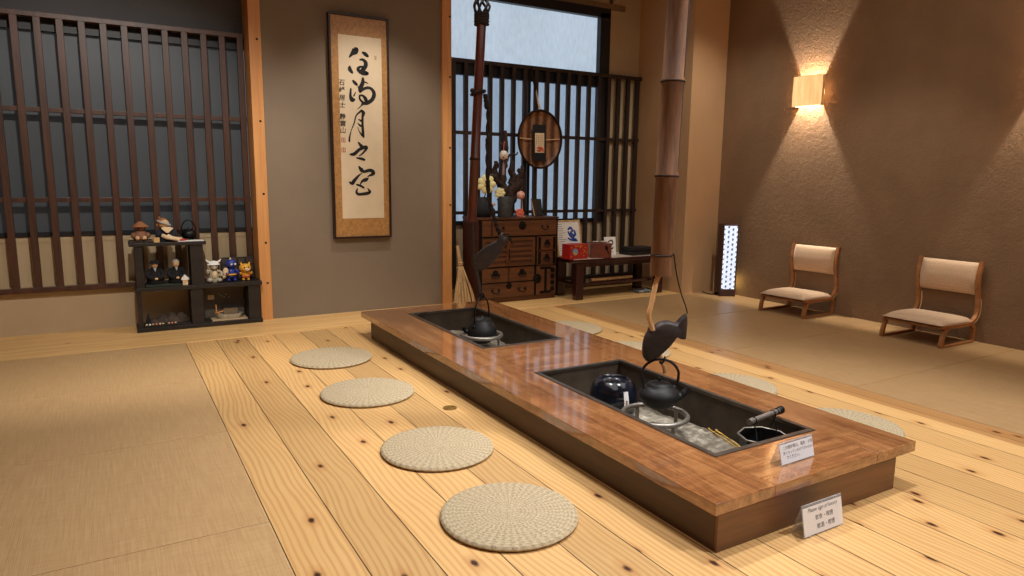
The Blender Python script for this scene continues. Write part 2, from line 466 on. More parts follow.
# ------------------------------------------------------------------ the room
X0, XR, YF, YN, ZC = -2.6, 5.43, 5.88, -2.2, 3.15
b = MB()
b.box(X0, .396, YN, 5.10, -.12, -.035); b.box(3.58, XR, YN, 5.10, -.12, -.035)      # bed under the mats
b.box(.396, 1.70, YN, 5.10, -.12, 0); b.box(2.45, 3.58, YN, 5.10, -.12, 0)
b.box(1.70, 2.45, YN, 1.60, -.12, 0); b.box(1.70, 2.45, 4.65, 5.10, -.12, 0); b.box(1.70, 2.45, 1.60, 4.65, -.12, -.055)
fl = struct('floor', b, M['planks'])
b = MB(); b.box(X0, 4.97, 5.10, YF+.12, -.12, .004, .002)
struct('trim_1', b, M['board'])
b = MB(); b.box(X0-.1, XR+.1, YN-.1, YF+.1, ZC, ZC+.1); struct('ceiling', b, plain('ceiling_board', (150, 120, 90), .8))
b = MB(); b.box(XR, XR+.12, YN, 5.12, -.1, ZC); struct('wall_right', b, M['wall_brown'])
b = MB(); b.box(4.97, XR+.12, 5.085, YF+.12, -.1, ZC); struct('wall_recess', b, M['wall_beige'])
b = MB(); b.box(X0-.12, X0, YN, YF+.12, -.1, ZC); struct('wall_left', b, M['wall_beige'])
b = MB(); b.box(X0, XR, YN-.12, YN, -.1, ZC); struct('wall_near', b, M['wall_beige'])
# far wall: panels around two window openings
b = MB()
b.box(X0, 1.04, YF+.03, YF+.12, -.1, .66); b.box(X0, .994, 5.828, YF+.03, -.1, .345); b.box(X0, 1.04, YF, YF+.12, 2.16, ZC)
b.box(1.04, 2.62, YF, YF+.12, -.1, ZC)
b.box(2.62, 4.60, YF, YF+.12, -.1, .70); b.box(2.62, 4.60, YF, YF+.12, 2.86, ZC); b.box(4.555, 4.97, YF, YF+.12, -.1, ZC)
struct('wall_far', b, [M['wall_cream']])
b = MB(); b.box(X0, .995, YF-.008, YF+.0, 2.175, ZC); struct('wall_upper', b, M['wall_grey'])
b = MB(); b.box(1.06, 2.58, 5.645, YF, -.05, ZC); struct('wall_scroll', b, M['wall_slate'])
b = MB(); b.box(.995, 1.083, 5.625, 5.86, .0, ZC, .004); struct('trim_2', b, M['post'])
b = MB(); b.box(2.568, 2.656, 5.615, 5.86, .0, ZC, .004); struct('trim_3', b, M['post'])
b = MB(); b.box(2.66, 4.75, YF-.02, YF, 2.845, 2.90, .003); struct('trim_4', b, plain('window_head', (128, 104, 80), .6))
# pegs in the posts
b = MB()
for x, zs in ((1.052, (1.55, 2.15, 1.0, .62, .30)), (2.64, (2.5, 2.0, 1.4, .9))):
    for z in zs: b.ball((x, 5.624 if x < 2 else 5.614, z), (.009, .004, .009), 8)
struct('trim_5', b, M['ink'])

# windows
w = bpy.data.objects.new('window_1', None); COL.objects.link(w); w['kind'] = 'structure'; w.location = (-.8, YF, .7)
b = MB(); b.box(X0, 1.0, YF-.01, YF+.05, 2.10, 2.175); b.box(X0, 1.0, YF-.01, YF+.05, .695, .725)
b.box(.95, .99, YF+.0, YF+.05, .7, 2.15)
make('window_frame', b, M['black_frame'], w, 0)
b = MB(); b.box(X0, 1.0, YF+.03, YF+.04, .70, 2.15); make('pane', b, M['window_dim'], w, 0)
b = MB()
for i in range(27): 
    x = -2.5 + i*.128; b.box(x+.006, x+.122, YF+.005, YF+.02, .33, .69)
b.box(X0, 1.0, YF, YF+.03, .655, .693)
make('wainscot_panel', b, M['panel'], w, 0)

w = bpy.data.objects.new('window_2', None); COL.objects.link(w); w['kind'] = 'structure'; w.location = (3.6, YF, .7)
b = MB(); b.box(2.64, 4.555, YF-.03, YF+.05, 2.755, 2.845); b.box(4.43, 4.555, YF-.03, YF+.05, .70, 2.80)
b.box(2.64, 4.47, YF-.02, YF+.05, 2.07, 2.175); b.box(2.64, 4.47, YF-.02, YF+.05, .70, .735)
b.box(3.60, 3.63, YF, YF+.05, .72, 2.10)
make('window_frame', b, M['black_frame'], w, 0)
b = MB(); b.box(2.64, 4.44, YF+.03, YF+.04, 2.17, 2.77); make('pane', b, M['window'], w, 0)
b = MB(); b.box(2.64, 4.44, YF+.03, YF+.04, .73, 2.10); make('pane', b, M['window_low'], w, 0)

# ------------------------------------------------------------------ lattice screens
t = thing('lattice_screen', 'wide dark brown slatted screen behind the display shelf', 'lattice screen', (-.7, 5.80, .31))
x = .957; k = 0
while x > -2.3:
    b = MB(); b.box(x-.0215, x+.0215, 5.782, 5.815, .31, 2.20, .003); make('bar', b, M['lattice'], t); x -= .1285
for z0, z1 in ((2.172, 2.207), (1.553, 1.585), (.94, .972), (.31, .345)):
    b = MB(); b.box(-2.45, .985, 5.797 if z0 > .5 and z0 < 2 else 5.78, 5.822, z0, z1, .003); make('rail', b, M['lattice'], t)
t = thing('lattice_screen', 'tall near-black slatted screen in front of the bright frosted window', 'lattice screen', (3.8, 5.83, .1))
for i in range(18):
    x = 2.772 + i*.1262; b = MB(); b.box(x-.02, x+.02, 5.81, 5.845, .10, 2.195, .003); make('bar', b, M['lattice_dark'], t)
for z0, z1 in ((2.17, 2.205), (1.535, 1.567), (.80, .83), (.10, .14)):
    b = MB(); b.box(2.672, 4.965, 5.823 if .5 < z0 < 2 else 5.808, 5.85, z0, z1, .003); make('rail', b, M['lattice_dark'], t)

# ------------------------------------------------------------------ tatami mats
yl = [5.10, 4.138, 3.203, 2.262, 1.322, .382]
nm = ['farthest', 'second farthest', 'third farthest', 'nearest visible', 'closest']
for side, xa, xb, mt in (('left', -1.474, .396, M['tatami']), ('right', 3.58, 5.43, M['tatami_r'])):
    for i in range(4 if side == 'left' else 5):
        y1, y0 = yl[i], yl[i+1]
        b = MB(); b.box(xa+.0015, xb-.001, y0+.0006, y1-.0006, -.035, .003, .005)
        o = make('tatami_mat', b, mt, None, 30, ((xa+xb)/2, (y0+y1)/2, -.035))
        if side == 'left':
            lb = ['pale tatami mat on the left, touching the border board below the dark slatted screen',
                  'pale tatami mat on the left, second from the slatted screen',
                  'pale tatami mat on the left, third from the slatted screen',
                  'pale tatami mat nearest the viewer, cut by the lower left corner of the photo'][i]
        else:
            lb = ['tatami mat on the right under the glowing white lattice lantern',
                  'tatami mat on the right under the low chair nearer the lantern',
                  'tatami mat on the right under the low chair farther from the lantern',
                  'tatami mat on the right, nearer the viewer than both low chairs',
                  'tatami mat on the right beyond the lower right of the photo'][i]
        tag(o, lb, 'tatami mat', 'tatami mats along the %s side' % side)
if True:
    b = MB(); b.box(X0, -1.476, YN, 5.098, -.035, .003); struct('floor_left', b, M['tatami'])
    b = MB(); b.box(-1.474, .395, YN, 1.320, -.035, .003); struct('floor_near_left', b, M['tatami'])
    b = MB(); b.box(3.581, XR, YN, .38, -.035, .003); struct('floor_near_right', b, M['tatami_r'])

# ------------------------------------------------------------------ hearth table
ZT = .168; ZB = .128
T = thing('hearth_table', 'long low polished wooden table holding two sunken ash hearths', 'hearth table', (2.08, 3.1, 0))
def board(x0, x1, y0, y1, mt=M['slab']):
    b = MB(); b.box(x0+.0006, x1-.0006, y0+.0006, y1-.0006, ZB, ZT, .0025); return make('top_board', b, mt, T, 30)
P1 = (1.818, 2.372, 3.422, 4.592); P2 = (1.818, 2.375, 1.648, 2.868)
board(1.545, 1.818, 1.385, 3.11); board(1.545, 1.818, 3.11, 4.82)
board(2.374, 2.619, 1.385, 3.155); board(2.374, 2.619, 3.155, 4.82)
board(1.818, 2.374, 4.592, 4.82, M['slab_end']); board(1.818, 2.374, 3.155, 3.422, M['slab_end']); board(1.818, 2.374, 2.868, 3.155, M['slab_end']); board(1.818, 2.374, 1.385, 1.648, M['slab_end'])
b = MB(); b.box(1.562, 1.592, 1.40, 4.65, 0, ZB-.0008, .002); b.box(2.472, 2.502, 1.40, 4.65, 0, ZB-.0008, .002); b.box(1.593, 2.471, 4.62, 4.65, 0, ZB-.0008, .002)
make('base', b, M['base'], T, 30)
b = MB(); b.box(1.562, 2.502, 1.389, 1.3998, 0, ZB-.0008, .002); make('base_end_panel', b, M['base_end'], T, 30)
def hearth(P):
    x0, x1, y0, y1 = P
    b = MB(); t = .012; zb = -.05
    b.box(x0+.004, x0+.004+t, y0+.004, y1-.004, zb, ZT-.004); b.box(x1-.004-t, x1-.004, y0+.004, y1-.004, zb, ZT-.004)
    b.box(x0+.016, x1-.016, y0+.004, y0+.004+t, zb, ZT-.004); b.box(x0+.016, x1-.016, y1-.004-t, y1-.004, zb, ZT-.004)
    b.box(x0+.016, x1-.016, y0+.016, y1-.016, zb-.004, zb)
    L = make('hearth_liner', b, M['liner'], T, 0)
    b = MB(); r = .022; z1 = ZT+.0035
    b.box(x0, x0+r, y0, y1, ZT-.012, z1, .0015); b.box(x1-r, x1, y0, y1, ZT-.012, z1, .0015)
    b.box(x0+r, x1-r, y0, y0+r, ZT-.012, z1, .0015); b.box(x0+r, x1-r, y1-r, y1, ZT-.012, z1, .0015)
    sub(L, 'rim', b, M['rim'], 30)
hearth(P1); hearth(P2)
from mathutils import noise as MN
def ash(P, name, label, h):
    x0, x1, y0, y1 = P; bm = bmesh.new(); nx, ny = 34, 64
    g = []
    for i in range(nx+1):
        row = []
        for j in range(ny+1):
            x = x0+.018 + (x1-x0-.036)*i/nx; y = y0+.018 + (y1-y0-.036)*j/ny
            z = h + .03*MN.noise(Vector((x*5, y*5, h))) + .012*MN.noise(Vector((x*22, y*22, 3)))
            row.append(bm.verts.new((x, y, z)))
        g.append(row)
    for i in range(nx):
        for j in range(ny): bm.faces.new((g[i][j], g[i+1][j], g[i+1][j+1], g[i][j+1]))
    r = bmesh.ops.extrude_face_region(bm, geom=list(bm.faces))
    for v in r['geom']:
        if isinstance(v, bmesh.types.BMVert): v.co.z = -.049
    m = MB(); m.bm.free(); m.bm = bm
    o = make(name, m, M['ash'], None, 60, ((x0+x1)/2, (y0+y1)/2, -.049))
    tag(o, label, 'ash', kind='stuff')
ash(P1, 'ash_bed', 'grey ash filling the far hearth of the table', .0)
ash(P2, 'ash_bed', 'pale grey ash filling the near hearth of the table', -.014)

# ------------------------------------------------------------------ round straw floor mats
def make_mat(loc):
    b = MB(); r = .24
    prof = [(0, 0), (r-.012, 0), (r-.003, .004), (r, .010), (r-.004, .016), (r-.014, .019), (.05, .021), (0, .0215)]
    b.lathe(prof, (0, 0, 0), 72)
    o = make('straw_floor_mat', b, M['straw'], None, 60); o.location = loc; return o
spots = [((1.115, 1.905), 'round straw mat nearest the viewer on the left of the hearth table'),
         ((1.142, 2.562), 'round straw mat left of the hearth table, second from the viewer'),
         ((1.130, 3.440), 'round straw mat left of the hearth table beside the brass floor plate'),
         ((1.157, 4.226), 'round straw mat left of the hearth table, farthest from the viewer'),
         ((2.945, 1.880), 'straw mat peeping out behind the near right corner of the hearth table'),
         ((2.952, 2.585), 'straw mat peeping out behind the right edge of the near hearth'),
         ((2.985, 3.470), 'straw mat on the right of the table glimpsed behind the near fish lever'),
         ((3.000, 4.240), 'straw mat on the right of the table near the tansu style chest')]
m0 = None
for i, ((x, y), lb) in enumerate(spots):
    o = make_mat((x, y, 0)) if m0 is None else m0.copy()
    if m0 is None: m0 = o
    else: COL.objects.link(o)
    o.location = (x, y, .0005); o.scale = (*[(.985, .995, 1.025, 1.045, 1, 1, 1.02, 1.04)[i]]*2, 1); o.rotation_euler = (0, 0, random.uniform(0, 6)); lb = lb.replace('tansu style chest', 'wooden chest')
    tag(o, lb, 'floor mat', 'round straw mats around the hearth table')
b = MB(); b.lathe([(0, 0), (.036, 0), (.036, .0025), (.030, .0035), (.029, .002), (.012, .002), (.011, .0045), (0, .0045)], (1.416, 3.021, .0005), 32)
b.box(1.392, 1.440, 3.0175, 3.0245, .002, .006, .001)
tag(make('floor_plate', b, plain('brass_plate', (150, 118, 62), .4, .15, 40, 0, .7), None, 40, (1.416, 3.021, .0005)), 'small round brass cover plate set into the floorboards', 'floor plate')

# ------------------------------------------------------------------ kettles
IR = Vector((.863, -.505, 0)); IV = Vector((.505, .863, 0))   # across / along the look direction
t = thing('iron_kettle', 'black cast iron kettle with spout hanging over the near hearth', 'kettle', (2.148, 2.30, .105))
cx, cy = 2.142, 2.30; z0 = .107
b = MB(); b.lathe([(0, 0), (.045, 0), (.052, .004), (.078, .022), (.0935, .05), (.094, .060), (.088, .078), (.070, .096), (.058, .104), (.055, .108), (.05, .108), (.048, .104), (0, .104)], (cx, cy, z0), 48)
body = make('body', b, M['iron'], t, 50)
b = MB(); s0 = Vector((cx, cy, z0)) + IR*.082 + Vector((0, 0, .045))
b.tube(spline([s0 - IR*.01, s0 + IR*.022 + Vector((0, 0, .010)), s0 + IR*.040 + Vector((0, 0, .032)), s0 + IR*.058 + Vector((0, 0, .052))], 5), [.019]*5 + [.015]*5 + [.011]*5 + [.010], 14)
make('spout', b, M['iron'], t, 50)
b = MB(); b.lathe([(0, .104), (.054, .104), (.055, .109), (.05, .114), (.03, .119), (.008, .121), (.005, .126), (.010, .132), (.009, .138), (0, .140)], (cx, cy, z0), 36)
make('lid', b, M['iron'], t, 50)
b = MB(); c = Vector((cx, cy, z0+.115))
pts = [c - IR*.066 - Vector((0, 0, .025)), c - IR*.076]
pts += [c + IR*(-.088*math.cos(a)) + Vector((0, 0, .03 + .082*math.sin(a))) for a in [PI*i/16 for i in range(1, 16)]]
pts += [c + IR*.083, c + IR*.070 - Vector((0, 0, .025))]
b.tube(spline(pts, 2), .0062, 10)
for s in (-1, 1): b.ball(c + IR*(.068*s) - Vector((0, 0, .022)), .012, 10)
make('handle', b, M['iron'], t, 60)

t = thing('iron_kettle', 'small dark iron kettle hanging over the far hearth by a tall narrow bail', 'kettle', (2.112, 4.0, .05))
cx, cy = 2.112, 4.0; z0 = .05
b = MB(); b.lathe([(0, 0), (.05, 0), (.075, .02), (.098, .055), (.102, .075), (.098, .10), (.082, .13), (.068, .15), (.064, .156), (0, .156)], (cx, cy, z0), 48)
make('body', b, M['iron'], t, 50)
b = MB(); b.lathe([(0, .1565), (.062, .1565), (.064, .160), (.058, .166), (.02, .168), (.012, .174), (.010, .182), (0, .184)], (cx, cy, z0), 36)
make('lid', b, M['iron'], t, 50)
b = MB(); BD = (IR*.55 + IV*.83).normalized(); c = Vector((cx, cy, z0+.15))
pts = [c - BD*.082 - Vector((0, 0, .03)), c - BD*.080 + Vector((0, 0, .06)), c - BD*.062 + Vector((0, 0, .12)), c - BD*.03 + Vector((0, 0, .155)), c + Vector((0, 0, .165)), c + BD*.03 + Vector((0, 0, .155)), c + BD*.062 + Vector((0, 0, .12)), c + BD*.080 + Vector((0, 0, .06)), c + BD*.082 - Vector((0, 0, .03))]
b.tube(spline(pts, 5), .0055, 10)
for s in (-1, 1): b.ball(c + BD*(.084*s) - Vector((0, 0, .03)), .013, 10)
make('handle', b, M['iron_black'], t, 60)
b = MB(); s0 = Vector((cx, cy, z0)) - IR*.09 - IV*.03 + Vector((0, 0, .075)); D = (-IR*.9 - IV*.3).normalized()
b.tube(spline([s0 - D*.01, s0 + D*.02 + Vector((0, 0, .012)), s0 + D*.034 + Vector((0, 0, .04))], 5), [.018]*5 + [.013]*5 + [.011], 12)
make('spout', b, M['iron_black'], t, 50)

# ------------------------------------------------------------------ trivets
def trivet(cx, cy, zr, r, tr, legs, label, feet):
    t = thing('trivet', label, 'trivet', (cx, cy, feet))
    b = MB(); b.tube(circ((cx, cy, zr), r, 48), tr, 12, closed=True); make('ring', b, M['steel'], t, 60)
    for a in legs:
        a = math.radians(a); p = Vector((cx + (r)*math.cos(a), cy + (r)*math.sin(a), 0))
        b = MB(); b.bar((p.x, p.y, feet), (p.x, p.y, zr), .020, .009, .002); b.box(p.x-.010, p.x+.010, p.y-.010, p.y+.010, feet, feet+.006, .002)
        make('leg', b, M['steel'], t, 30)
trivet(2.104, 2.28, .080, .146, .0115, (262, 82, 5, 172), 'round grey iron ring trivet under the near hanging kettle', -.018)
trivet(2.112, 4.0, .102, .132, .013, (300, 60, 180), 'round grey iron ring trivet around the far hanging kettle', -.008)
for i, (dx, dy, r) in enumerate(((.02, -.16, .022), (.06, -.15, .018), (-.03, -.14, .02), (.0, -.185, .016), (.10, -.12, .018), (-.07, -.16, .02))):
    x, y = 2.112+dx, 4.0+dy
    b = MB(); b.bar((x-r, y-r*.4, .03), (x+r, y+r*.4, .036), r*1.1, r*.9, r*.25)
    o = make('charcoal_lump', b, M['white'] if i in (0, 2, 4) else M['iron_black'], None, 40, (x, y, .02))
    tag(o, ['white ash-covered charcoal lump in front of the far kettle', 'black charcoal lump between white ones before the far kettle', 'small white charcoal lump left of centre before the far kettle', 'black charcoal lump nearest the rim of the far hearth', 'white charcoal lump to the right of the far kettle', 'black charcoal lump leftmost in the far hearth'][i], 'charcoal', 'charcoal lumps in the far hearth')

# ------------------------------------------------------------------ navy glazed pot, upside down in the ash
c = (2.150, 2.640)
t = thing('glazed_pot', 'upturned navy blue glazed pot with white label in the near hearth', 'pot', (2.150, 2.640, .0))
b = MB(); b.lathe([(0, 0), (.114, 0), (.122, .012), (.124, .05), (.118, .09), (.108, .122), (.094, .138), (.087, .147), (.081, .149), (.077, .145), (.073, .134), (.05, .130), (0, .128)], (c[0], c[1], .002), 56)
make('body', b, M['glaze'], t, 50)
b = MB(); a0 = math.radians(-97); 
LF = []
for z, r in ((.03, .1255), (.06, .1255), (.085, .1210), (.115, .1130)):
    LF.append([b.bm.verts.new((c[0] + r*math.cos(a0+d), c[1] + r*math.sin(a0+d), z)) for d in (-.11, 0, .11)])
for A, B in zip(LF, LF[1:]):
    for j in range(2): b.bm.faces.new((A[j], A[j+1], B[j+1], B[j]))
lab = make('label', b, M['white'], t, 60); lab['label'] = 'white paper label strip with red marks'
b = MB()
for z in (.046, .054, .062, .070):
    r = .1268
    vs = [b.bm.verts.new((c[0] + r*math.cos(a0+d)*(1 if z < .08 else .988), c[1] + r*math.sin(a0+d)*(1 if z < .08 else .988), zz)) for d, zz in ((-.035, z-.0035), (.035, z-.0035), (.02, z+.003), (-.04, z+.003))]
    b.bm.faces.new(vs)
sub(lab, 'red_mark', b, M['red_ink'], 0)

# ------------------------------------------------------------------ charcoal bucket with carrying bar, brass fire tongs
cx, cy = 2.23, 1.775
t = thing('charcoal_bucket', 'dark eight-sided iron charcoal bucket with a metal carrying bar', 'bucket', (cx, cy, .0))
b = MB(); b.lathe([(0, 0), (.075, 0), (.098, .115), (.103, .118), (.103, .124), (.097, .124), (.072, .012), (0, .012)], (cx, cy, .004), 8)
make('body', b, M['iron_black'], t, 0)
b = MB(); b.tube([(cx + .101*math.cos(2*PI*i/8), cy + .101*math.sin(2*PI*i/8), .128) for i in range(8)], .004, 8, closed=True); make('rim', b, M['steel'], t, 60)
A = Vector((cx-.10, cy-.005, .205)); B = Vector((cx+.145, cy+.035, .205)); D = (B-A).normalized()
b = MB(); b.tube([A, A + D*.02], .0125, 16); b.tube([A + D*.02, B - D*.025], .0112, 16); b.tube([A + D*.02, A+D*.026], .0135, 16)
bar_ = make('carrying_bar', b, M['steel'], t, 40)
b = MB(); b.tube([B - D*.028, B - D*.024, B - D*.004, B], [.014, .0165, .0165, .013], 18); sub(bar_, 'end_knob', b, M['iron_black'], 40)
for q, off in ((.035, -.085), (.175, .07), (.205, .085)):
    p = A + D*q; b = MB()
    e = Vector((cx + off, cy + (off*.2) + (.03 if q > .2 else -.02), .130))
    b.tube(circ(p, .0125, 16, (0, 0, 1), (-D.y, D.x, 0)), .0022, 8, closed=True)
    b.tube(spline([p - Vector((0, 0, .012)), (p + e)/2 + Vector((.006, 0, -.006)), e], 5), .0024, 8)
    make('wire_loop', b, M['iron_black'], t, 60)
for i, (dx, lb) in enumerate(((0, 'brass fire chopstick leaning on the bucket, the left one of the pair'), (.022, 'brass fire chopstick leaning on the bucket, the right one of the pair'))):
    a = Vector((2.075+dx*.7, 1.925-dx*1.2, .135)); e = Vector((2.055+dx*.8, 1.72, .112)); 
    b = MB(); d = (e-a).normalized(); b.tube([a, e], [.0036, .0028], 10); b.ball(a, .006, 10); b.tube([a+d*.03, a+d*.036], .005, 10)
    o = make('fire_chopstick', b, plain('brass', (196, 160, 84), .32, .1, 30, 0, .9), None, 60, tuple(a)); tag(o, lb, 'fire tongs', 'pair of brass fire chopsticks')

# ------------------------------------------------------------------ hanging pothooks
def fish_pts(org, s, px, k):
    ref = px
    return [((org[0]+a/s - ref[0])*k, -(org[1]+c_/s - ref[1])*k) for a, c_ in FP]
def spline2(P, n=4):
    Q = [Vector((a, c_, 0)) for a, c_ in P]; k = len(Q); out = []
    for i in range(k):
        p0, p1, p2, p3 = Q[i-1], Q[i], Q[(i+1) % k], Q[(i+2) % k]
        for q in range(n):
            t = q/n; v = .5*((2*p1)+(p2-p0)*t+(2*p0-5*p1+4*p2-p3)*t*t+(3*p1-p0-3*p2+p3)*t**3); out.append((v.x, v.y))
    return out
LV = ((-1, .80), (-.88, .90), (-.5, .97), (0, 1.0), (.5, .97), (.88, .90), (1, .80))
t = thing('pothook', 'thick bamboo tube pothook with dark wooden fish over the near hearth', 'pothook', (2.12, 2.30, .72))
b = MB(); a = Vector((2.116, 2.30, .722)); e = Vector((2.170, 2.30, ZC-.30)); d = (e-a).normalized()
zs = [(.722, .0455), (.735, .047), (1.15, .048), (1.158, .052), (1.168, .052), (1.176, .048), (1.55, .0475), (1.558, .0515), (1.568, .0515), (1.576, .047), (2.1, .046), (2.108, .050), (2.118, .050), (2.126, .0455), (ZC-.30, .045)]
b.tube([a + d*((z-.722)/d.z) for z, r in zs], [r for z, r in zs], 32)
bam = make('bamboo_tube', b, M['bamboo'], t, 50)
b = MB()
for z in (1.163, 1.563, 2.113): p = a + d*((z-.722)/d.z); b.tube([p-d*.007, p-d*.003, p+d*.003, p+d*.007], [.0490, .0535, .0535, .0490], 32)
sub(bam, 'node_ring', b, M['bamboo_node'], 60)
b = MB(); p0 = a + d*.735/d.z*.6
q0 = a + IR*.048 - IV*.034 + d*.0; q1 = q0 + d*2.0
b.tube([a + d*s_ + IR*.040 - IV*.024 for s_ in (.46, .8, .838)], .0035, 6); b.tube([a + d*s_ + IR*.041 - IV*.023 for s_ in (.86, 1.2, 1.9)], .0035, 6)
sub(bam, 'split', b, M['ink'], 60)
b = MB(); pr = a + d*.094
b.tube([pr + IR*(.0490*math.cos(q)) + IV*(.0490*math.sin(q)) for q in [2*PI*i/32 for i in range(32)]], .0028, 8, closed=True)
RT = pr + IR*.055; FT = Vector((2.252, 2.258, .545))
b.tube(spline([pr + IR*.049, RT, Vector((2.183, 2.268, .73)), Vector((2.212, 2.262, .64)), FT + Vector((-.01, 0, .03)), FT], 5), .0028, 8)
make('wire', b, M['iron_black'], t, 60)
b = MB(); b.tube(spline([(2.116, 2.30, .735), (2.095, 2.30, .70), (2.072, 2.30, .60), (2.062, 2.303, .545), (2.085, 2.306, .49), (2.12, 2.308, .40), (2.150, 2.304, .33), (2.162, 2.296, .30), (2.172, 2.295, .268)], 5), [.0115]*15 + [.0105]*5 + [.0115]*5 + [.011]*15 + [.013]*1, 12)
rod = make('rod', b, M['twig'], t, 60); rod['label'] = 'pale crooked wooden rod'
# hook of the rod around the kettle handle
b = MB(); hk = Vector((2.150, 2.30, .330)); b.tube(spline([(2.160, 2.292, .345), (2.148, 2.280, .335), (2.138, 2.282, .322), (2.140, 2.300, .316), (2.150, 2.312, .330)], 5), .004, 8); sub(rod, 'hook', b, M['iron_black'], 60)
k = .00450
FP = [(378, 558), (350, 520), (342, 470), (344, 410), (358, 350), (378, 315), (384, 285), (402, 278), (418, 292), (432, 264), (470, 236), (530, 220), (585, 230), (628, 238), (652, 204), (684, 168), (691, 168), (698, 225), (696, 300), (694, 360), (687, 366), (655, 358), (626, 346), (600, 382), (560, 436), (510, 488), (470, 522), (430, 548), (400, 562)]
op = fish_pts((600, 290), 8, (661, 345), k)
b = MB(); b.prism(spline2(op, 3), .032, (Vector((2.138, 2.303, .392)), IR, (0, 0, 1), -IV), LV)
fish = make('fish_lever', b, M['darkfish'], t, 50); fish['label'] = 'dark wooden fish hung slantwise, tail up'
b = MB(); ey = Vector((2.148, 2.297, .392)) + IR*((600+372/8-661)*k) + Vector((0, 0, -(290+500/8-345)*k)) - IV*.024; b.ball(ey, (.008, .008, .008), 10); sub(fish, 'eye', b, M['ink'], 60)

t = thing('pothook', 'dark red bamboo pothook with rope and slim fish over the far hearth', 'pothook', (2.04, 4.0, .86))
b = MB(); a = Vector((2.034, 4.0, .86)); e = Vector((2.100, 4.0, 2.11)); d = (e-a).normalized()
zs = [(.86, .028), (.87, .0292), (1.255, .030), (1.262, .0335), (1.270, .0335), (1.278, .030), (1.72, .0292), (2.09, .0292), (2.11, .028)]
b.tube([a + d*((z-.86)/d.z) for z, r in zs], [r for z, r in zs], 24)
bam = make('bamboo_tube', b, M['bamboo_red'], t, 50)
b = MB(); p = a + d*(.40/d.z); b.tube([p-d*.005, p+d*.005], .0345, 24); sub(bam, 'node_ring', b, M['bamboo_node'], 40)
# rope: knotted at the top, up to the ceiling, and the fish line
b = MB(); top = Vector((2.10, 4.0, 2.115))
for i in range(5): b.tube([top + Vector((0, 0, -.02 + i*.014)) + Vector((.040*math.cos(q), .040*math.sin(q), .004*math.sin(q*2+i))) for q in [2*PI*j/20 for j in range(20)]], .009, 8, closed=True)
for s in range(7):
    q = s*2*PI/7
    b.tube(spline([top + Vector((.038*math.cos(q), .038*math.sin(q), .04)), top + Vector((.050*math.cos(q+.5), .050*math.sin(q+.5), .085)), top + Vector((.034*math.cos(q+1), .034*math.sin(q+1), .12)), top + Vector((.012*math.cos(q+1.5), .012*math.sin(q+1.5), .155))], 5), .008, 8)
b.ball(top + Vector((.005, 0, .16)), (.026, .026, .03), 12)
for s in range(2):
    b.tube([top + Vector((.008 + .010*math.cos(i*.7 + s*PI), .010*math.sin(i*.7 + s*PI), .15 + i*.021)) for i in range(40)], .0085, 8)
make('hanging_rope', b, M['rope'], t, 60)
b = MB(); rc = a + d*(.815/d.z)
b.tube([rc + Vector((.042*math.cos(q), .042*math.sin(q), .012*math.cos(q+.6))) for q in [2*PI*j/24 for j in range(24)]], .0095, 8, closed=True)
b.ball(rc + Vector((-.045, -.01, .01)), .016, 10)
R0 = [rc + Vector((.045, -.01, -.01)), Vector((2.13, 3.99, 1.61)), Vector((2.145, 3.99, 1.56)), Vector((2.142, 3.99, 1.30)), Vector((2.150, 3.99, 1.05)), Vector((2.185, 3.98, .90)), Vector((2.215, 3.97, .80)), Vector((2.245, 3.96, .76))]
base = spline(R0, 10)
for s in range(2):
    b.tube([p + IR*(.007*math.cos(i*.9+s*PI)) + IV*(.007*math.sin(i*.9+s*PI)) for i, p in enumerate(base)], .0085, 8)
for z, r in ((1.60, .02), (1.38, .016), (1.12, .017), (.93, .02)): 
    q = min(base, key=lambda v: abs(v.z - z)); b.ball(q, (r, r, r*1.3), 10)
q = base[-1]
for s in range(3): b.tube(spline([q, q + IR*(.02 + .012*s) + Vector((0, 0, .02 - .02*s)), q + IR*(.05 + .01*s) + Vector((0, 0, .01 - .03*s))], 4), .005, 6)
make('fish_rope', b, M['rope'], t, 60)
b = MB(); b.tube(spline([(2.04, 4.0, .88), (2.045, 4.0, .74), (2.055, 4.0, .60), (2.075, 3.995, .50), (2.088, 3.995, .43), (2.095, 3.998, .385)], 5), [.0125]*20 + [.014]*6, 12)
rod = make('rod', b, M['darkfish'], t, 60)
b = MB(); b.tube(spline([(2.095, 3.998, .385), (2.112, 3.99, .385), (2.120, 3.99, .368), (2.112, 3.995, .352), (2.100, 4.003, .358)], 5), .0055, 8); sub(rod, 'hook', b, M['iron_black'], 60)
FP = [(133, 187), (126, 165), (138, 143), (163, 118), (193, 96), (222, 80), (238, 70), (244, 52), (256, 44), (262, 58), (276, 66), (270, 88), (260, 100), (252, 118), (240, 140), (215, 170), (186, 195), (160, 207), (142, 203)]
op = fish_pts((440, 220), 4.11, (481, 255), .0066)
b = MB(); b.prism(spline2(op, 3), .03, (Vector((2.105, 3.995, .632)), IR, (0, 0, 1), -IV), LV)
fish = make('fish_lever', b, M['darkfish'], t, 50); fish['label'] = 'slim dark wooden fish hung slantwise'
b = MB(); ey = Vector((2.105, 3.995, .632)) + IR*((444+150/4.8-481)*.0066) + Vector((0, 0, -(230+165/4.8-255)*.0066)) - IV*.026; b.ball(ey, .008, 10); sub(fish, 'eye', b, M['ink'], 60)

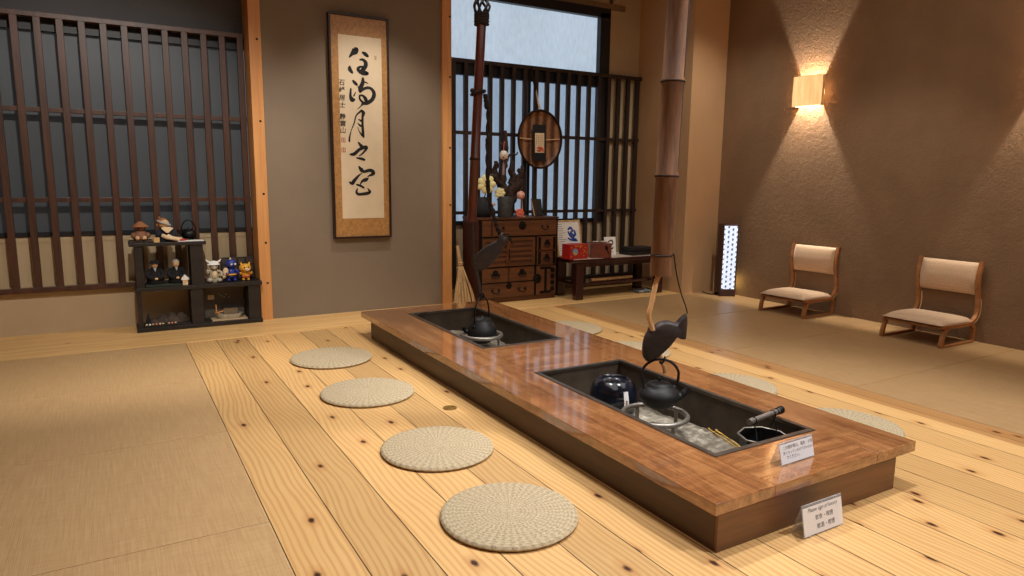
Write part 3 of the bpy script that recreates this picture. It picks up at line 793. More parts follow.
# ------------------------------------------------------------------ folded acrylic card stands
def card_stand(label, x0, x1, yf, z0, h, dep, lines, yaw):
    t = thing('card_stand', label, 'sign', ((x0+x1)/2, yf, z0)); w = x1-x0
    R_ = Matrix.Translation(Vector(((x0+x1)/2, yf, z0))) @ Matrix.Rotation(yaw, 4, 'Z')
    ap = Vector((0, dep*.62, h)); fr = Vector((0, 0, .0012)); bk = Vector((0, dep*1.5, .0012)); th = .0016
    def sheet(p, q, n, bb, x_a=-w/2, x_b=w/2, off=0, tt=th):
        vs = [Vector((x_a, p.y, p.z)), Vector((x_b, p.y, p.z)), Vector((x_b, q.y, q.z)), Vector((x_a, q.y, q.z))]
        A = [bb.bm.verts.new(R_ @ (v + n*off)) for v in vs]; B = [bb.bm.verts.new(R_ @ (v + n*(off-tt))) for v in vs]
        bb.bm.faces.new(A); bb.bm.faces.new(B[::-1])
        for i in range(4): bb.bm.faces.new((A[i], B[i], B[(i+1) % 4], A[(i+1) % 4]))
    d1 = (ap-fr).normalized(); n1 = Vector((0, -d1.z, d1.y)); d2 = (bk-ap).normalized(); n2 = Vector((0, -d2.z, d2.y))
    if n2.y < 0: n2 = -n2
    b = MB(); sheet(fr, ap, n1, b); sheet(ap, bk, n2, b)
    g = MB(); make('holder', b, GLASS, t, 0)
    b = MB(); sheet(fr + d1*.003, ap - d1*h*.10, n1, b, -w/2+.004, w/2-.002, .0008, .0006); pp = make('paper', b, M['card'], t, 0)
    b = MB()
    for (s, size, u, v, al, sh) in lines:
        o = R_ @ (fr + d1*(h*v) + n1*.0012 + Vector((u*w, 0, 0)))
        b.text(s, size, (o, R_.to_3x3() @ Vector((1, 0, 0)), R_.to_3x3() @ d1), al, 1.2, sh)
    sub(pp, 'writing', b, M['ink_grey'] if h > .08 else M['ink'], 0)
g = G('clear_acrylic'); GLASS = g.done((.86, .9, .95), .06, None, 0, .6)
g.t.nodes['Principled BSDF'].inputs['Transmission Weight'].default_value = .75; g.t.nodes['Principled BSDF'].inputs['IOR'].default_value = 1.1
card_stand('small white notice card standing on the near end of the hearth table', 1.955, 2.142, 1.478, ZT+.0005, .078, .030,
    [('この囲炉裏は、電熱・火気', .0138, -.40, .68, 'LEFT', 0), ('熱くなっているのでさわらない', .0122, -.40, .46, 'LEFT', 0), ('でください。', .0138, -.32, .24, 'LEFT', 0)], .03)
card_stand('larger white notice card standing on the floor against the table end', 1.876, 2.082, 1.309, .0005, .105, .032,
    [('Please sign of luxury', .0185, 0, .74, 'CENTER', .3), ('飲食・喫煙', .0185, .03, .46, 'CENTER', 0), ('飲酒・喫煙', .0185, .06, .18, 'CENTER', 0)], .0)

# ------------------------------------------------------------------ framed calligraphy
STROKES=[[(1.7511,2.0816,0.006),(1.7762,2.1122,0.0202),(1.7973,2.1319,0.0378),(1.8084,2.1477,0.0302),(1.8005,2.1569,0.0126)],[(1.8628,2.1294,0.0126),(1.8835,2.1195,0.0227),(1.9036,2.1054,0.0171)],[(1.7542,2.0101,0.0121),(1.7543,1.9895,0.0242),(1.773,1.9656,0.0151)],[(1.838,2.0696,0.0081),(1.8615,2.0742,0.0141),(1.884,2.0572,0.0227),(1.886,2.0305,0.0242),(1.8701,2.0035,0.0222),(1.8551,1.9921,0.0202)],[(1.8684,2.0141,0.0151),(1.843,2.0167,0.0111),(1.8217,1.9994,0.0171),(1.8327,1.9813,0.0202),(1.8611,1.9729,0.0292),(1.8974,1.9687,0.0222)],[(1.7775,1.9025,0.0121),(1.7929,1.8874,0.0198),(1.8091,1.8737,0.0143)],[(1.7587,1.8393,0.0088),(1.7538,1.7836,0.0154),(1.7668,1.7551,0.0286),(1.7855,1.7556,0.0132)],[(1.7821,1.7855,0.0099),(1.7995,1.8194,0.0022)],[(1.8611,1.9286,0.0132),(1.8567,1.889,0.0231),(1.8361,1.8449,0.0242),(1.8356,1.8219,0.0165)],[(1.8605,1.9057,0.011),(1.9022,1.8911,0.0044)],[(1.8156,1.8546,0.0044),(1.8495,1.8786,0.0077)],[(1.8328,1.8218,0.0154),(1.8696,1.8473,0.0154),(1.9119,1.857,0.0154),(1.9433,1.8361,0.0192),(1.9518,1.8036,0.0231),(1.9347,1.7659,0.022),(1.8952,1.7369,0.0209),(1.8564,1.7279,0.0165),(1.8399,1.709,0.0066),(1.8065,1.6807,0.0022)],[(1.83,1.792,0.0099),(1.8578,1.7906,0.0121),(1.8784,1.7689,0.022),(1.8848,1.7449,0.0192)],[(1.8292,1.7887,0.0099),(1.8327,1.7593,0.0121),(1.86,1.7347,0.0154)],[(1.7355,1.4231,0.011),(1.7384,1.4565,0.0099),(1.7536,1.5101,0.0044),(1.7794,1.5709,0.0077),(1.7983,1.6314,0.0077),(1.841,1.6701,0.0121)],[(1.8411,1.6734,0.0121),(1.8582,1.6545,0.022),(1.8504,1.6209,0.0132),(1.849,1.5609,0.0138),(1.8513,1.5077,0.0165),(1.8551,1.4623,0.0121)],[(1.815,1.6025,0.0044),(1.8357,1.5922,0.0121),(1.8483,1.5929,0.011)],[(1.8073,1.5723,0.0033),(1.8278,1.5533,0.0121),(1.8473,1.5495,0.011)],[(1.8065,1.539,0.0028),(1.8196,1.5063,0.0049),(1.8455,1.4726,0.0132)],[(1.811,1.4163,0.0085),(1.8349,1.3885,0.0199),(1.8574,1.3779,0.0099)],[(1.7401,1.319,0.0099),(1.7744,1.3234,0.0199),(1.8206,1.362,0.0171),(1.8712,1.381,0.0199),(1.8773,1.3681,0.0142),(1.8426,1.3278,0.0099),(1.812,1.307,0.0036)],[(1.7899,1.2917,0.0057),(1.8279,1.2865,0.0156),(1.857,1.2784,0.0142)],[(1.81,1.2223,0.0085),(1.8303,1.1964,0.0242),(1.8529,1.1818,0.0156),(1.8993,1.1931,0.0185),(1.9269,1.1846,0.0213),(1.9312,1.1652,0.0199),(1.8815,1.1416,0.0043)],[(1.8361,1.1702,0.0021),(1.8063,1.1478,0.0114),(1.769,1.108,0.0199),(1.7503,1.086,0.0213),(1.7253,1.0963,0.0057)],[(1.8867,1.1266,0.0085),(1.8652,1.115,0.0227),(1.8373,1.1041,0.0142),(1.8165,1.0758,0.0043)],[(1.7882,1.0748,0.0099),(1.8226,1.0643,0.0128),(1.8471,1.0494,0.0114)],[(1.7947,1.0422,0.0057),(1.7849,1.0157,0.0142),(1.8027,0.9963,0.0156),(1.8673,1.0024,0.0185),(1.9,1.0157,0.0156),(1.8793,1.0441,0.0043)]]
t = thing('calligraphy_scroll', 'tall framed calligraphy scroll with large black brush characters on the taupe wall', 'scroll', (1.835, 5.62, .63))
b = MB(); fw = .016; X_, Y_ = 1.588, 2.083
b.box(X_, X_+fw, 5.598, 5.644, .632, 2.412, .003); b.box(Y_-fw, Y_, 5.598, 5.644, .632, 2.412, .003)
b.box(X_+fw, Y_-fw, 5.598, 5.644, .632, .648, .003); b.box(X_+fw, Y_-fw, 5.598, 5.644, 2.396, 2.412, .003)
make('frame', b, M['frame_dark'], t, 30)
b = MB(); b.box(X_+fw, Y_-fw, 5.612, 5.64, .648, 2.396); make('mount', b, M['brocade'], t, 0)
b = MB(); b.box(1.664, 2.021, 5.6105, 5.6135, .797, 2.252); pp = make('paper', b, M['paper'], t, 0)
for lo, hi in ((0, 5), (5, 14), (14, 19), (19, 22), (22, 27)):
    b = MB()
    for i in range(lo, hi): b.ribbon([(p, q, w*1.45) for p, q, w in STROKES[i]], 5.6098 - i*.00004)
    sub(pp, 'brush_character', b, M['ink'], 0)
for ch, z in zip('石峰居士静雲山', (1.883, 1.826, 1.765, 1.708, 1.617, 1.562, 1.508)):
    b = MB(); b.text(ch, .050, ((1.684, 5.6095, z-.018), (1, 0, 0), (.10, 0, 1)), 'CENTER', bold=.0007); sub(pp, 'signature_character', b, M['ink'], 0)
for z, c in ((1.431, 1), (1.353, 0)):
    b = MB(); x0 = 1.669
    for (a, c_, e, f) in ((0, .034, 0, .004), (0, .034, .032, .036), (0, .004, .004, .032), (.030, .034, .004, .032), (.009, .025, .009, .012), (.009, .025, .017, .020), (.009, .025, .025, .028), (.015, .018, .006, .030)):
        b.box(x0+a, x0+c_, 5.6095, 5.6106, z-.018+e, z-.018+f)
    sub(pp, 'seal', b, M['red_ink'], 0)
b = MB()
for (a, c_, e, f) in ((0, .014, 0, .003), (0, .014, .027, .030), (0, .003, .003, .027), (.011, .014, .003, .027), (.006, .008, .006, .024)):
    b.box(1.963+a, 1.963+c_, 5.6095, 5.6106, 2.083+e, 2.083+f)
sub(pp, 'seal', b, M['red_ink'], 0)

# ------------------------------------------------------------------ low display shelf
FZ = .0045
t = thing('display_shelf', 'low black stepped display shelf in front of the left slatted screen', 'shelf', (.55, 5.65, FZ))
b = MB(); b.box(.122, .992, 5.555, 5.765, FZ, FZ+.032, .003); make('base_board', b, M['black_wood'], t, 30)
b = MB(); b.box(.128, .998, 5.555, 5.765, .300, .330, .003); make('middle_board', b, M['black_wood'], t, 30)
b = MB(); b.box(.108, .612, 5.555, 5.765, .630, .655, .003); make('top_board', b, M['black_wood'], t, 30)
for x0, x1, z0, z1 in ((.136, .166, FZ+.0325, .2995), (.488, .572, FZ+.0325, .2995), (.895, .980, FZ+.0325, .2995), (.140, .190, .3305, .6295), (.502, .590, .3305, .6295)):
    b = MB(); b.box(x0, x1, 5.565, 5.755, z0, z1, .002); make('upright', b, M['black_wood'], t, 30)

clay = plain('brown_clay', (132, 90, 66), .8, .2, 40, .2); tan = plain('doll_skin', (214, 172, 124), .7, .1, 30)
navy = plain('navy_cloth', (36, 38, 50), .9, .3, 50, .2); cream = plain('cream_cloth', (222, 196, 158), .8, .1, 30)
greyc = plain('grey_cloth', (168, 168, 166), .8, .1, 30); rust = plain('rust_hair', (150, 98, 60), .8, .25, 60, .3)
black_cloth = plain('black_cloth', (22, 21, 24), .95, .3, 40, .2); pale = plain('pale_wood', (206, 168, 112), .6, .1, 30)
redp = plain('red_lacquer', (172, 34, 36), .4, .08, 30); blue = plain('cobalt_blue', (40, 56, 140), .4, .15, 20); yellow = plain('golden_yellow', (222, 160, 48), .45, .1, 20)
stone = plain('grey_beige_stone', (176, 166, 146), .75, .25, 40, .3); darkst = plain('dark_brown_stone', (70, 56, 46), .8, .25, 40, .3)
pinky = plain('coral_pink', (226, 116, 92), .6, .12, 30); green_dark = plain('dark_green_mat', (48, 54, 42), .9)

TZ = .6555; MZ = .3305; BZ = FZ+.0325
o = MB(); o.box(.112, .262, 5.60, 5.70, TZ, TZ+.014, .003); o = make('wooden_plinth', o, darkst, None, 30, (.187, 5.65, TZ)); tag(o, 'thin dark wooden plinth under the brown clay figure on the shelf top', 'plinth')
t = thing('clay_figurine', 'brown clay figure in a wide hat sitting at the left end of the shelf top', 'figurine', (.19, 5.65, TZ+.0145)); z0 = TZ+.0145
b = MB(); b.lathe([(0, 0), (.042, 0), (.050, .012), (.046, .04), (.032, .062), (.022, .07), (0, .07)], (.19, 5.65, z0), 24)
for s in (-1, 1): b.ball((.19+.044*s, 5.632, z0+.034), (.020, .018, .022), 12)
make('body', b, clay, t, 60)
b = MB(); b.ball((.19, 5.645, z0+.086), (.028, .027, .026), 16)
for s in (-1, 1): b.ball((.19+.030*s, 5.645, z0+.086), (.010, .007, .012), 10)
b.ball((.19, 5.618, z0+.080), (.011, .010, .009), 10)
hd = make('head', b, clay, t, 60)
b = MB(); b.lathe([(0, .04), (.012, .036), (.055, .004), (.056, 0), (.04, .002), (0, .006)], (.192, 5.645, z0+.096), 24, None); make('hat', b, rust, t, 60)
for s in (-1, 1):
    b = MB(); b.ball((.19+.022*s, 5.60, z0+.017), (.016, .024, .017), 12); make('foot', b, tan, t, 60)
o = MB(); o.box(.268, .306, 5.562, 5.60, TZ, TZ+.034, .002); o = make('wooden_cube', o, pale, None, 30, (.287, 5.58, TZ)); tag(o, 'tiny plain wooden cube at the front edge of the shelf top', 'box')

t = thing('cloth_doll', 'doll in navy robe and grey headband leaning over on the shelf top beside the kettle', 'doll', (.357, 5.66, TZ)); z0 = TZ
b = MB(); b.lathe([(0, 0), (.058, 0), (.062, .02), (.052, .06), (.035, .095), (.02, .105), (0, .105)], (.352, 5.665, z0), 24); b.ball((.308, 5.64, z0+.055), (.026, .026, .034), 12); b.ball((.402, 5.64, z0+.055), (.026, .026, .04), 12); make('robe', b, navy, t, 60)
b = MB(); b.ball((.345, 5.64, z0+.128), (.036, .034, .034), 18); b.ball((.352, 5.607, z0+.122), (.008, .008, .007), 8); hd = make('head', b, tan, t, 60)
b = MB(); b.ball((.336, 5.652, z0+.138), (.040, .036, .034), 16); b.ball((.300, 5.64, z0+.118), (.010, .010, .010), 8); b.ball((.318, 5.642, z0+.172), (.012, .010, .010), 8); make('hair', b, rust, t, 60)
b = MB(); b.tube([(.345+.040*math.cos(q), 5.64+.038*math.sin(q), z0+.134-.016*math.cos(q)) for q in [2*PI*i/20 for i in range(20)]], .009, 8, closed=True); make('headband', b, greyc, t, 60)
b = MB(); b.prism([(-.042, .012), (-.02, .022), (.022, .020), (.042, .010), (.012, -.020), (0, -.026), (-.012, -.020)], .004, ((.362, 5.598, z0+.088), (1, 0, 0), (0, .3, .95), (0, -1, .2)), ((-1, 1), (1, .95))); make('collar', b, cream, t, 40)
for s, dx in ((0, .10), (1, .115)):
    b = MB(); b.tube(spline([(.33+.03*s, 5.61, z0+.045), (.37+.02*s, 5.585+.02*s, z0+.028), (.30+dx+.04, 5.578+.022*s, z0+.014)], 4), [.015]*4 + [.013]*4 + [.010], 12); make('leg', b, cream, t, 60)
    b = MB(); b.ball((.455+.01*s, 5.578+.022*s, z0+.011), (.020, .012, .010), 12); make('sandal', b, redp, t, 60)
o = MB(); o.box(.425, .600, 5.562, 5.64, TZ, TZ+.005, .002); o = make('white_cloth', o, M['white'], None, 30, (.51, 5.60, TZ)); tag(o, 'folded white cloth lying in front of the small black kettle on the shelf top', 'cloth')
t = thing('iron_teapot', 'small black iron kettle with arched handle on the shelf top', 'kettle', (.512, 5.70, TZ)); z0 = TZ; cx, cy = .512, 5.70
b = MB(); b.lathe([(0, .012), (.036, .012), (.052, .03), (.056, .045), (.046, .066), (.030, .076), (0, .076)], (cx, cy, z0), 32)
for q in (.6, 2.7, 4.8): b.ball((cx+.034*math.cos(q), cy+.034*math.sin(q), z0+.008), (.009, .009, .0085), 10)
make('body', b, M['iron_black'], t, 60)
b = MB(); b.lathe([(0, .0765), (.031, .0765), (.03, .081), (.008, .084), (.006, .092), (0, .094)], (cx, cy, z0), 24); make('lid', b, M['iron_black'], t, 60)
b = MB(); b.tube([(cx-.046*math.cos(q)*1.1, cy, z0+.062+.086*math.sin(q)) for q in [PI*i/18 for i in range(19)]], .0045, 10); make('handle', b, M['iron_black'], t, 60)
b = MB(); b.tube([(cx-.048, cy-.01, z0+.05), (cx-.068, cy-.018, z0+.062), (cx-.08, cy-.022, z0+.08)], [.011, .009, .006], 10); make('spout', b, M['iron_black'], t, 60)

o = MB(); o.box(.200, .440, 5.575, 5.72, MZ, MZ+.012, .003); o = make('doll_stand', o, green_dark, None, 30, (.32, 5.65, MZ)); tag(o, 'flat dark green stand under the two black-robed dolls', 'stand')
for cx, lb, hat in ((.266, 'black-robed seated doll in a flat dark cap, left of the pair on the shelf', True), (.408, 'black-robed seated doll with grey hair, right of the pair on the shelf', False)):
    t = thing('seated_doll', lb, 'doll', (cx, 5.66, MZ+.0125), 'pair of black-robed dolls'); z0 = MZ+.0125
    b = MB(); b.lathe([(0, 0), (.060, 0), (.066, .015), (.060, .05), (.045, .10), (.022, .128), (0, .13)], (cx, 5.66, z0), 24)
    for s in (-1, 1): b.tube(spline([(cx+.035*s, 5.65, z0+.105), (cx+.062*s, 5.625, z0+.07), (cx+.02*s, 5.597, z0+.045)], 4), [.020]*4 + [.017]*4 + [.012], 12)
    make('robe', b, black_cloth, t, 60)
    b = MB(); b.ball((cx, 5.64, z0+.148), (.025, .024, .028), 16); b.ball((cx, 5.615, z0+.145), (.005, .006, .006), 8); make('head', b, tan, t, 60)
    b = MB()
    if hat: b.lathe([(0, .022), (.03, .018), (.042, .004), (.043, 0), (0, .0)], (cx, 5.646, z0+.160), 24)
    else: b.ball((cx, 5.652, z0+.160), (.029, .027, .024), 16)
    make('cap' if hat else 'hair', b, black_cloth if hat else greyc, t, 60)
    b = MB(); b.ball((cx+.004, 5.588, z0+.045), (.014, .010, .010), 10); make('hand', b, tan, t, 60)
    b = MB(); b.prism([(-.012, .02), (.012, .02), (0, -.012)], .002, ((cx, 5.612, z0+.108), (1, 0, 0), (0, .35, .93), (0, -1, .3)), ((-1, 1), (1, .9))); make('collar', b, greyc, t, 0); t.scale = (.88, .88, .96)
t = thing('house_ornament', 'tiny white house-shaped ornament beside the black-robed dolls', 'ornament', (.458, 5.59, MZ))
b = MB(); b.box(.440, .476, 5.575, 5.605, MZ, MZ+.040, .002); make('body', b, cream, t, 30)
b = MB(); b.prism([(-.027, 0), (.027, 0), (.024, .012), (0, .040), (-.024, .012)], .018, ((.458, 5.59, MZ+.0405), (1, 0, 0), (0, 0, 1), (0, -1, 0)), ((-1, 1), (1, 1))); make('roof', b, M['white'], t, 30)

# figurines on the right half of the middle board
t = thing('beast_figurine', 'grey-beige seated horned beast figurine on the shelf next to the blue one', 'figurine', (.665, 5.65, MZ)); z0 = MZ; cx = .665
b = MB(); b.lathe([(0, 0), (.040, 0), (.046, .012), (.038, .05), (.030, .085), (.018, .098), (0, .10)], (cx, 5.655, z0), 24)
for s in (-1, 1):
    b.ball((cx+.034*s, 5.622, z0+.018), (.022, .030, .018), 12)
    b.tube(spline([(cx+.026*s, 5.64, z0+.088), (cx+.050*s, 5.615, z0+.075), (cx+.046*s, 5.60, z0+.098 if s < 0 else z0+.05)], 4), .010, 10)
make('body', b, stone, t, 60)
b = MB(); b.ball((cx, 5.64, z0+.122), (.032, .030, .028), 16); b.ball((cx, 5.612, z0+.114), (.018, .014, .013), 12); make('head', b, stone, t, 60)
b = MB(); b.lathe([(0, .03), (.02, .026), (.040, .004), (.046, 0), (0, .0)], (cx, 5.645, z0+.136), 24)
for s in (-1, 1): b.tube([(cx+.024*s, 5.64, z0+.150), (cx+.046*s, 5.638, z0+.164), (cx+.054*s, 5.636, z0+.178)], [.009, .007, .002], 8)
make('horned_cap', b, M['white'], t, 60)
b = MB(); b.tube(spline([(cx+.036, 5.64, z0+.06), (cx+.056, 5.625, z0+.048), (cx+.074, 5.61, z0+.035)], 4), [.010]*5 + [.013]*4, 10); make('club', b, cream, t, 60)
b = MB(); b.ball((cx+.0, 5.615, z0+.060), (.018, .012, .030), 12); make('belly', b, cream, t, 60)

t = thing('ogre_figurine', 'cobalt blue figurine with a round white shield on the shelf', 'figurine', (.787, 5.65, MZ)); cx = .790
b = MB(); b.lathe([(0, .03), (.030, .03), (.036, .045), (.033, .08), (.022, .10), (0, .102)], (cx, 5.655, z0), 24)
for s in (-1, 1): b.tube(spline([(cx+.03*s, 5.64, z0+.09), (cx+.045*s, 5.62, z0+.07), (cx+.036*s, 5.60, z0+.066)], 4), .010, 10)
make('body', b, blue, t, 60)
for s in (-1, 1):
    b = MB(); b.tube([(cx+.019*s, 5.65, z0+.038), (cx+.022*s, 5.645, z0+.012)], [.015, .014], 12); b.ball((cx+.022*s, 5.633, z0+.010), (.014, .022, .0095), 12); make('leg', b, blue, t, 60)
b = MB(); b.ball((cx, 5.645, z0+.135), (.040, .036, .036), 18); hd = make('head', b, blue, t, 60)
b = MB(); b.tube([(cx-.003, 5.645, z0+.166), (cx-.005, 5.643, z0+.186)], [.010, .002], 10); sub(hd, 'horn', b, cream, 60)
b = MB()
for s in (-1, 1): b.ball((cx+.013+.013*s, 5.613, z0+.134), (.009, .006, .008), 10)
sub(hd, 'eyes', b, M['white'], 60)
b = MB(); b.tube(circ((cx, 5.655, z0+.052), .0345, 24), .008, 8, closed=True); make('belt', b, yellow, t, 60)
b = MB(); b.ball((cx-.046, 5.605, z0+.082), (.020, .007, .030), 16); make('shield', b, cream, t, 60)

t = thing('lion_figurine', 'orange big-headed cat figurine at the right end of the shelf', 'figurine', (.893, 5.65, MZ)); cx = .893
b = MB(); b.lathe([(0, .022), (.024, .022), (.030, .035), (.026, .06), (.018, .072), (0, .074)], (cx, 5.655, z0), 24)
for s in (-1, 1): b.tube(spline([(cx+.022*s, 5.645, z0+.06), (cx+.036*s, 5.63, z0+.05), (cx+.040*s, 5.62, z0+.066)], 4), .008, 10)
make('body', b, yellow, t, 60)
for s in (-1, 1):
    b = MB(); b.tube([(cx+.015*s, 5.65, z0+.03), (cx+.017*s, 5.648, z0+.008)], [.012, .011], 12); b.ball((cx+.017*s, 5.638, z0+.008), (.012, .018, .0075), 12); make('leg', b, yellow, t, 60)
b = MB(); b.ball((cx-.003, 5.64, z0+.098), (.045, .036, .034), 20)
for s in (-1, 1): b.tube([(cx+.026*s, 5.645, z0+.122), (cx+.033*s, 5.645, z0+.142)], [.012, .003], 10)
hd = make('head', b, yellow, t, 60)
b = MB(); b.ball((cx+.008, 5.607, z0+.088), (.020, .010, .013), 12); sub(hd, 'muzzle', b, cream, 60)
b = MB()
for dx in (-.012, .018): b.ball((cx+dx, 5.606, z0+.106), (.005, .004, .006), 8)
sub(hd, 'eyes', b, M['ink'], 60)
b = MB(); b.tube(circ((cx, 5.655, z0+.034), .0305, 24), .006, 8, closed=True); make('belt', b, pinky, t, 60)
t = thing('dark_plaque', 'dark tiled board leaning behind the blue and orange figurines', 'board', (.85, 5.74, MZ))
b = MB(); b.box(.726, .975, 5.735, 5.750, MZ, MZ+.175, .003); make('panel', b, M['black_wood'], t, 30)
for i in range(4):
    for j in range(3): 
        b = MB(); b.box(.735+i*.060, .785+i*.060, 5.731, 5.7345, MZ+.010+j*.055, MZ+.056+j*.055, .002); make('tile', b, darkst, t, 30)

# lower shelf: tray landscape and boat
t = thing('tray_landscape', 'dark miniature driftwood landscape on a tray, lowest shelf left side', 'tray', (.31, 5.65, BZ))
b = MB(); b.box(.172, .480, 5.57, 5.72, BZ, BZ+.012, .003); make('tray', b, M['black_wood'], t, 30)
b = MB(); z0 = BZ+.012
for x, y, w_, h in ((.24, 5.66, .06, .035), (.30, 5.67, .07, .055), (.36, 5.66, .07, .068), (.42, 5.67, .06, .060), (.45, 5.66, .03, .045)):
    b.lathe([(w_*.95, 0), (w_*.8, h*.35), (w_*.5, h*.75), (w_*.2, h), (0, h*1.02)], (x, y, z0), 9)
for v in b.bm.verts: v.co += Vector((MN.noise(v.co*28), MN.noise(v.co*31+Vector((5, 5, 5))), abs(MN.noise(v.co*33+Vector((9, 9, 9))))))*.012
make('driftwood_hill', b, darkst, t, 0)
b = MB()
for i in range(4): b.lathe([(.022-.004*i, 0), (0, .034)], (.200, 5.62, z0+.012+i*.014), 10)
b.tube([(.200, 5.62, z0), (.200, 5.62, z0+.03)], .005, 8); make('small_pine', b, black_cloth, t, 60)
for i, (x, y, mt) in enumerate(((.185, 5.582, cream), (.205, 5.580, M['white']), (.226, 5.582, plain('olive_pebble', (190, 180, 110), .6)), (.248, 5.581, pinky), (.272, 5.583, cream), (.292, 5.582, cream), (.330, 5.583, plain('sage_pebble', (160, 160, 120), .6)), (.352, 5.582, pinky), (.376, 5.584, cream))):
    b = MB(); b.ball((x, y, z0+.005), (.009, .007, .0065), 10); make('pebble', b, mt, t, 60)
t = thing('wooden_plank', 'pale thin plank under the thatched model boat on the lowest shelf', 'plank', (.75, 5.62, BZ))
b = MB(); b.box(.628, .884, 5.575, 5.70, BZ, BZ+.008, .002); make('plank_body', b, M['panel'], t, 30)
t = thing('model_boat', 'model houseboat with thatched cabin on the lowest shelf right side', 'model boat', (.755, 5.64, BZ+.009)); z0 = BZ+.0085
b = MB()
out = [(-.098, .0), (-.075, .030), (-.03, .040), (.05, .040), (.085, .030), (.098, .0), (.085, -.030), (.05, -.040), (-.03, -.040), (-.075, -.030)]
b.prism(spline2(out, 3), .034, ((.757, 5.64, z0), (1, 0, 0), (0, 1, 0), (0, 0, 1)), ((0, .82), (.4, .93), (1, 1), (1, .9), (.75, .88)))
make('hull', b, stone, t, 40)
b = MB(); b.box(.713, .818, 5.615, 5.665, z0+.028, z0+.085, .006); make('cabin', b, plain('thatch', (120, 104, 82), .9, .3, 120, .5), t, 30)
b = MB(); b.box(.708, .823, 5.608, 5.672, z0+.0855, z0+.096, .004); make('cabin_roof', b, black_cloth, t, 30)
b = MB(); b.bar((.664, 5.61, z0+.05), (.662, 5.61, z0+.115), .010, .008, .001); b.bar((.655, 5.61, z0+.050), (.712, 5.622, z0+.060), .010, .008, .001); b.bar((.668, 5.612, z0+.052), (.690, 5.625, z0+.026), .006, .006, .001); make('oar_post', b, M['post'], t, 30)
t = thing('backing_board', 'dark board with a pale label standing behind the model boat', 'board', (.735, 5.745, BZ))
b = MB(); b.box(.585, .885, 5.745, 5.757, BZ, BZ+.25, .002); make('panel', b, plain('grey_brown_board', (96, 86, 74), .7, .2, 50), t, 30)
b = MB(); b.box(.622, .668, 5.742, 5.7445, .180, .216); make('label_card', b, cream, t, 0)
b = MB()
for i, (x, z) in enumerate(((.70, .215), (.715, .20), (.75, .21), (.735, .188), (.77, .19))): b.box(x, x+.012, 5.7425, 5.7445, z, z+.009)
make('printed_squares', b, greyc, t, 0)

# ------------------------------------------------------------------ wooden chest with iron fittings
CX0, CX1, CY, CYB = 2.845, 3.690, 5.45, 5.77; Z0 = .0045
t = thing('wooden_chest', 'old wooden chest of drawers with black iron fittings below the woven tray', 'chest', (3.27, 5.6, Z0))
b = MB(); b.box(CX0, CX1, CY+.006, CYB, Z0+.04, .768, .003); b.box(CX0+.01, CX1-.01, CY+.012, CYB-.01, Z0, Z0+.04, .002); make('carcass', b, M['chest'], t, 30)
b = MB(); b.box(CX0-.008, CX1+.008, CY-.006, CYB+.005, .7685, .786, .003); make('chest_top', b, M['chest'], t, 30)
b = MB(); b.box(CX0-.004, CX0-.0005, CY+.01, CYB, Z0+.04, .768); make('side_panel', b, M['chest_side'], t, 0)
def front(name, x0, x1, z0, z1, y=CY-.006, mt=None):
    b = MB(); b.box(x0, x1, y, CY+.0055, z0, z1, .0025); return make(name, b, mt or M['chest_front'], t, 30)
def bail(p, x, z, w=.055):
    b = MB(); b.tube(spline([(x-w/2, CY-.012, z+.008), (x-w/2-.004, CY-.020, z-.006), (x-w*.25, CY-.024, z-.018), (x, CY-.024, z-.022), (x+w*.25, CY-.024, z-.018), (x+w/2+.004, CY-.020, z-.006), (x+w/2, CY-.012, z+.008)], 4), .004, 8)
    for s in (-1, 1): b.lathe([(0, 0), (.013, 0), (.011, .004), (0, .006)], (0, 0, 0), 14, Matrix.Translation((x+s*w/2, CY-.0065, z+.008)) @ Matrix.Rotation(PI/2, 4, 'X'))
    b2 = sub(p, 'bail_handle', b, M['ironwork'], 60)
def plate(p, x, z, r, name='lock_plate'):
    b = MB(); prof = [(0, 0), (r, 0), (r*.97, .003), (r*.55, .005), (r*.5, .008), (0, .009)]
    b.lathe(prof, (0, 0, 0), 28, Matrix.Translation((x, CY-.0065, z)) @ Matrix.Rotation(PI/2, 4, 'X')); sub(p, name, b, M['ironwork'], 40)
p = front('drawer_front', 2.875, 2.966, .618, .757); 
p = front('drawer', 2.980, 3.672, .618, .757); plate(p, 3.293, .712, .040)
bail(p, 3.54, .69, .06); bail(p, 3.06, .69, .06)
for x0, x1, y in ((2.875, 3.150, CY-.003), (3.118, 3.428, CY-.010)):
    p = front('sliding_door', x0, x1, .342, .602, y, M['chest'])
    b = MB()
    for q in (x0, x1-.030): b.box(q, q+.030, y-.008, y-.0005, .342, .602, .002)
    b.box(x0+.030, x1-.030, y-.008, y-.0005, .575, .602, .002); b.box(x0+.030, x1-.030, y-.008, y-.0005, .342, .366, .002)
    sub(p, 'door_frame', b, M['chest_front'], 30)
    for k in range(4):
        z = .392+k*.046; b = MB(); b.box(x0+.031, x1-.031, y-.006, y-.0005, z, z+.024, .002); sub(p, 'slat', b, M['chest_front'], 30)
b = MB(); b.box(3.128, 3.152, CY-.030, CY-.0185, .36, .585, .003); b.box(3.085, 3.165, CY-.030, CY-.0185, .570, .588, .003); make('door_pull', b, M['chest_front'], t, 30)
b = MB(); b.box(3.135, 3.146, CY-.033, CY-.0305, .40, .50, .001); make('pull_slot', b, M['ironwork'], t, 30)
for z0_, z1_ in ((.474, .604), (.336, .466)):
    p = front('small_drawer', 3.460, 3.674, z0_, z1_); zc = (z0_+z1_)/2; plate(p, 3.567, zc+.012, .024); bail(p, 3.567, zc-.014, .05)
    b = MB()
    for q in (3.470, 3.636): b.box(q, q+.028, CY-.0085, CY-.0062, z0_+.006, z1_-.006)
    sub(p, 'corner_plates', b, M['ironwork'], 0)
